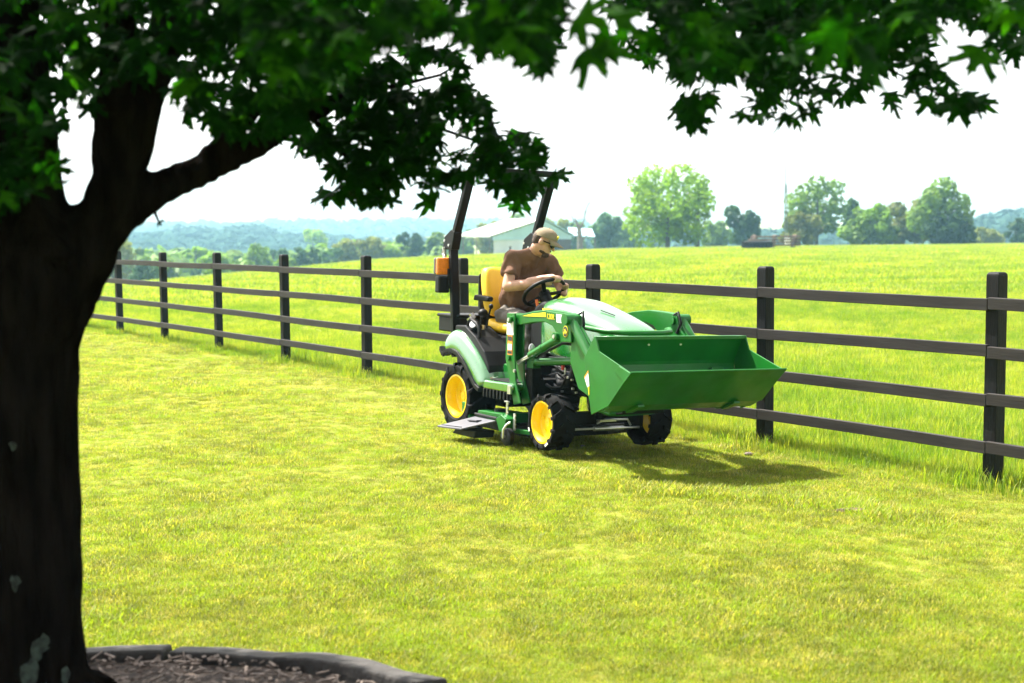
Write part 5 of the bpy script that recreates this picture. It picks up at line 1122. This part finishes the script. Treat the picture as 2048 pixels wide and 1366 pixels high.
for x, y in zip(xs, ys):
    s = fence_s(x, y)
    if s < -0.1: continue
    if (x - bc.x) ** 2 + (y - bc.y) ** 2 < (BR + 0.16) ** 2: continue
    q = 0.8 + 0.2 * nz2(x, y) + 0.2 * nz2(x * 3.1 + 5, y * 2.7) + gg.uniform(-0.2, 0.3)
    if gg.random() < 0.035: q *= 1.7
    if s < 0.35: q *= 1.25
    P.append((x, y, G(x, y))); S.append(max(0.42, q * 0.86) * (1 + max(0, y - 10) * 0.03))
def onground(px, py):
    v = ray(px, py); p = CPOS + v * ((0.0 - CAM_H) / v.z); return CPOS + v * ((G(p.x, p.y) - CAM_H) / v.z)
for a, b_, n_ in (((1270, 978), (1480, 992), 170), ((1480, 992), (1700, 1012), 170), ((1690, 1010), (1860, 1050), 110), ((330, 760), (500, 790), 60)):
    A_, B_ = onground(*a), onground(*b_)
    for k in range(n_):
        p = A_.lerp(B_, gg.random()) + Vector((gg.normal(0, 0.05), gg.normal(0, 0.09), 0)); P.append((p.x, p.y, G(p.x, p.y))); S.append(gg.uniform(1.3, 2.3))
gn_scatter('lawn_grass', P, S, lawn_src, 'short mown yellow green grass of the lawn', M['lawn'])
P, S = [], []
xs, ys = sample(135000, 7.5, 42, 1.35)
for x, y in zip(xs, ys):
    s = fence_s(x, y)
    if s > 0.12 + gg.uniform(0, 0.1): continue
    q = 0.75 + 0.25 * nz2(x * 0.5, y * 0.5) + gg.uniform(-0.25, 0.35)
    if s > -0.6: q *= 0.9
    P.append((x, y, G(x, y))); S.append(max(0.35, q))
for t in ts[:11]:          # taller tufts round the posts
    for k in range(26):
        p = fpt(t, gg.uniform(-0.16, 0.16)) + FDIR * gg.uniform(-0.22, 0.22); P.append((p.x, p.y, G(p.x, p.y))); S.append(gg.uniform(0.8, 1.9))
gn_scatter('meadow_grass', P, S, mead_src, 'longer bright green meadow grass along the fence', M['meadow'])
stalk = [clump('stalk_clump', 5, 0.10, 0.25, 0.48, 0.0016, M['meadow'], 60 + i, 0.35) for i in range(3)]
P, S = [], []
for k in range(700):
    p = fpt(gg.uniform(-3, 16), -abs(gg.normal(0.05, 0.9))); P.append((p.x, p.y, G(p.x, p.y))); S.append(gg.uniform(0.6, 1.1))
gn_scatter('grass_stalks', P, S, stalk, 'thin tall seed stalks standing among the meadow grass by the fence', M['meadow'])
P, S = [], []
xs, ys = sample(62000, 36, 190, 1.1)
for x, y in zip(xs, ys):
    P.append((x, y, G(x, y))); S.append(gg.uniform(0.6, 1.4) * (1 + (y - 36) * 0.006))
gn_scatter('pasture_grass', P, S, far_src, 'sunlit grass of the open pasture running to the skyline', M['meadow'])
# bare soil scrape and pale stones in the lawn
sp_ = random.Random(3)
for px, py, rx, ry in ((1705, 1022, 0.13, 0.06),):
    c_ = onground(px, py); ring = [(rx * math.cos(a) * sp_.uniform(0.7, 1.2), ry * math.sin(a) * sp_.uniform(0.7, 1.2)) for a in [2 * math.pi * k / 14 for k in range(14)]]
    o = MB().rings([[(x, y, 0.004) for x, y in ring], [(x * 0.6, y * 0.6, 0.016) for x, y in ring], [(x * 0.2, y * 0.2, 0.018) for x, y in ring]]).build('soil_patch', M['soil'], smooth=True); o.location = c_; tag(o, kind='structure')
for i, (px, py, s_) in enumerate(((1497, 911, 0.03), (1165, 893, 0.016))):
    c_ = onground(px, py); m = MB().ellipsoid((0, 0, s_ * 0.4), (s_ * 1.2, s_ * 0.8, s_ * 0.55), 10, 7); o = m.build('stone', M['chip'], smooth=True); o.location = c_
    tag(o, ['small pale stone in the grass in front of the bucket', 'tiny stone in the grass beside the front tyre'][i], 'stone')
# ------------------------------------------------------------------ haze
hm = bpy.data.materials.new('haze'); hm.use_nodes = True; n = hm.node_tree.nodes; n.remove(n['Principled BSDF'])
pv = n.new('ShaderNodeVolumePrincipled'); pv.inputs['Color'].default_value = (0.36, 0.70, 1.0, 1); pv.inputs['Absorption Color'].default_value = (1, 1, 1, 1); pv.inputs['Density'].default_value = 0.0005; pv.inputs['Anisotropy'].default_value = 0.0
hm.node_tree.links.new(pv.outputs[0], n['Material Output'].inputs['Volume'])
hz = MB().box((0, 880, 8), (2600, 1860, 80)).build('haze', hm); tag(hz, kind='stuff')
hz['label'] = 'pale blue summer haze filling the air over the valley'; hz['category'] = 'haze'
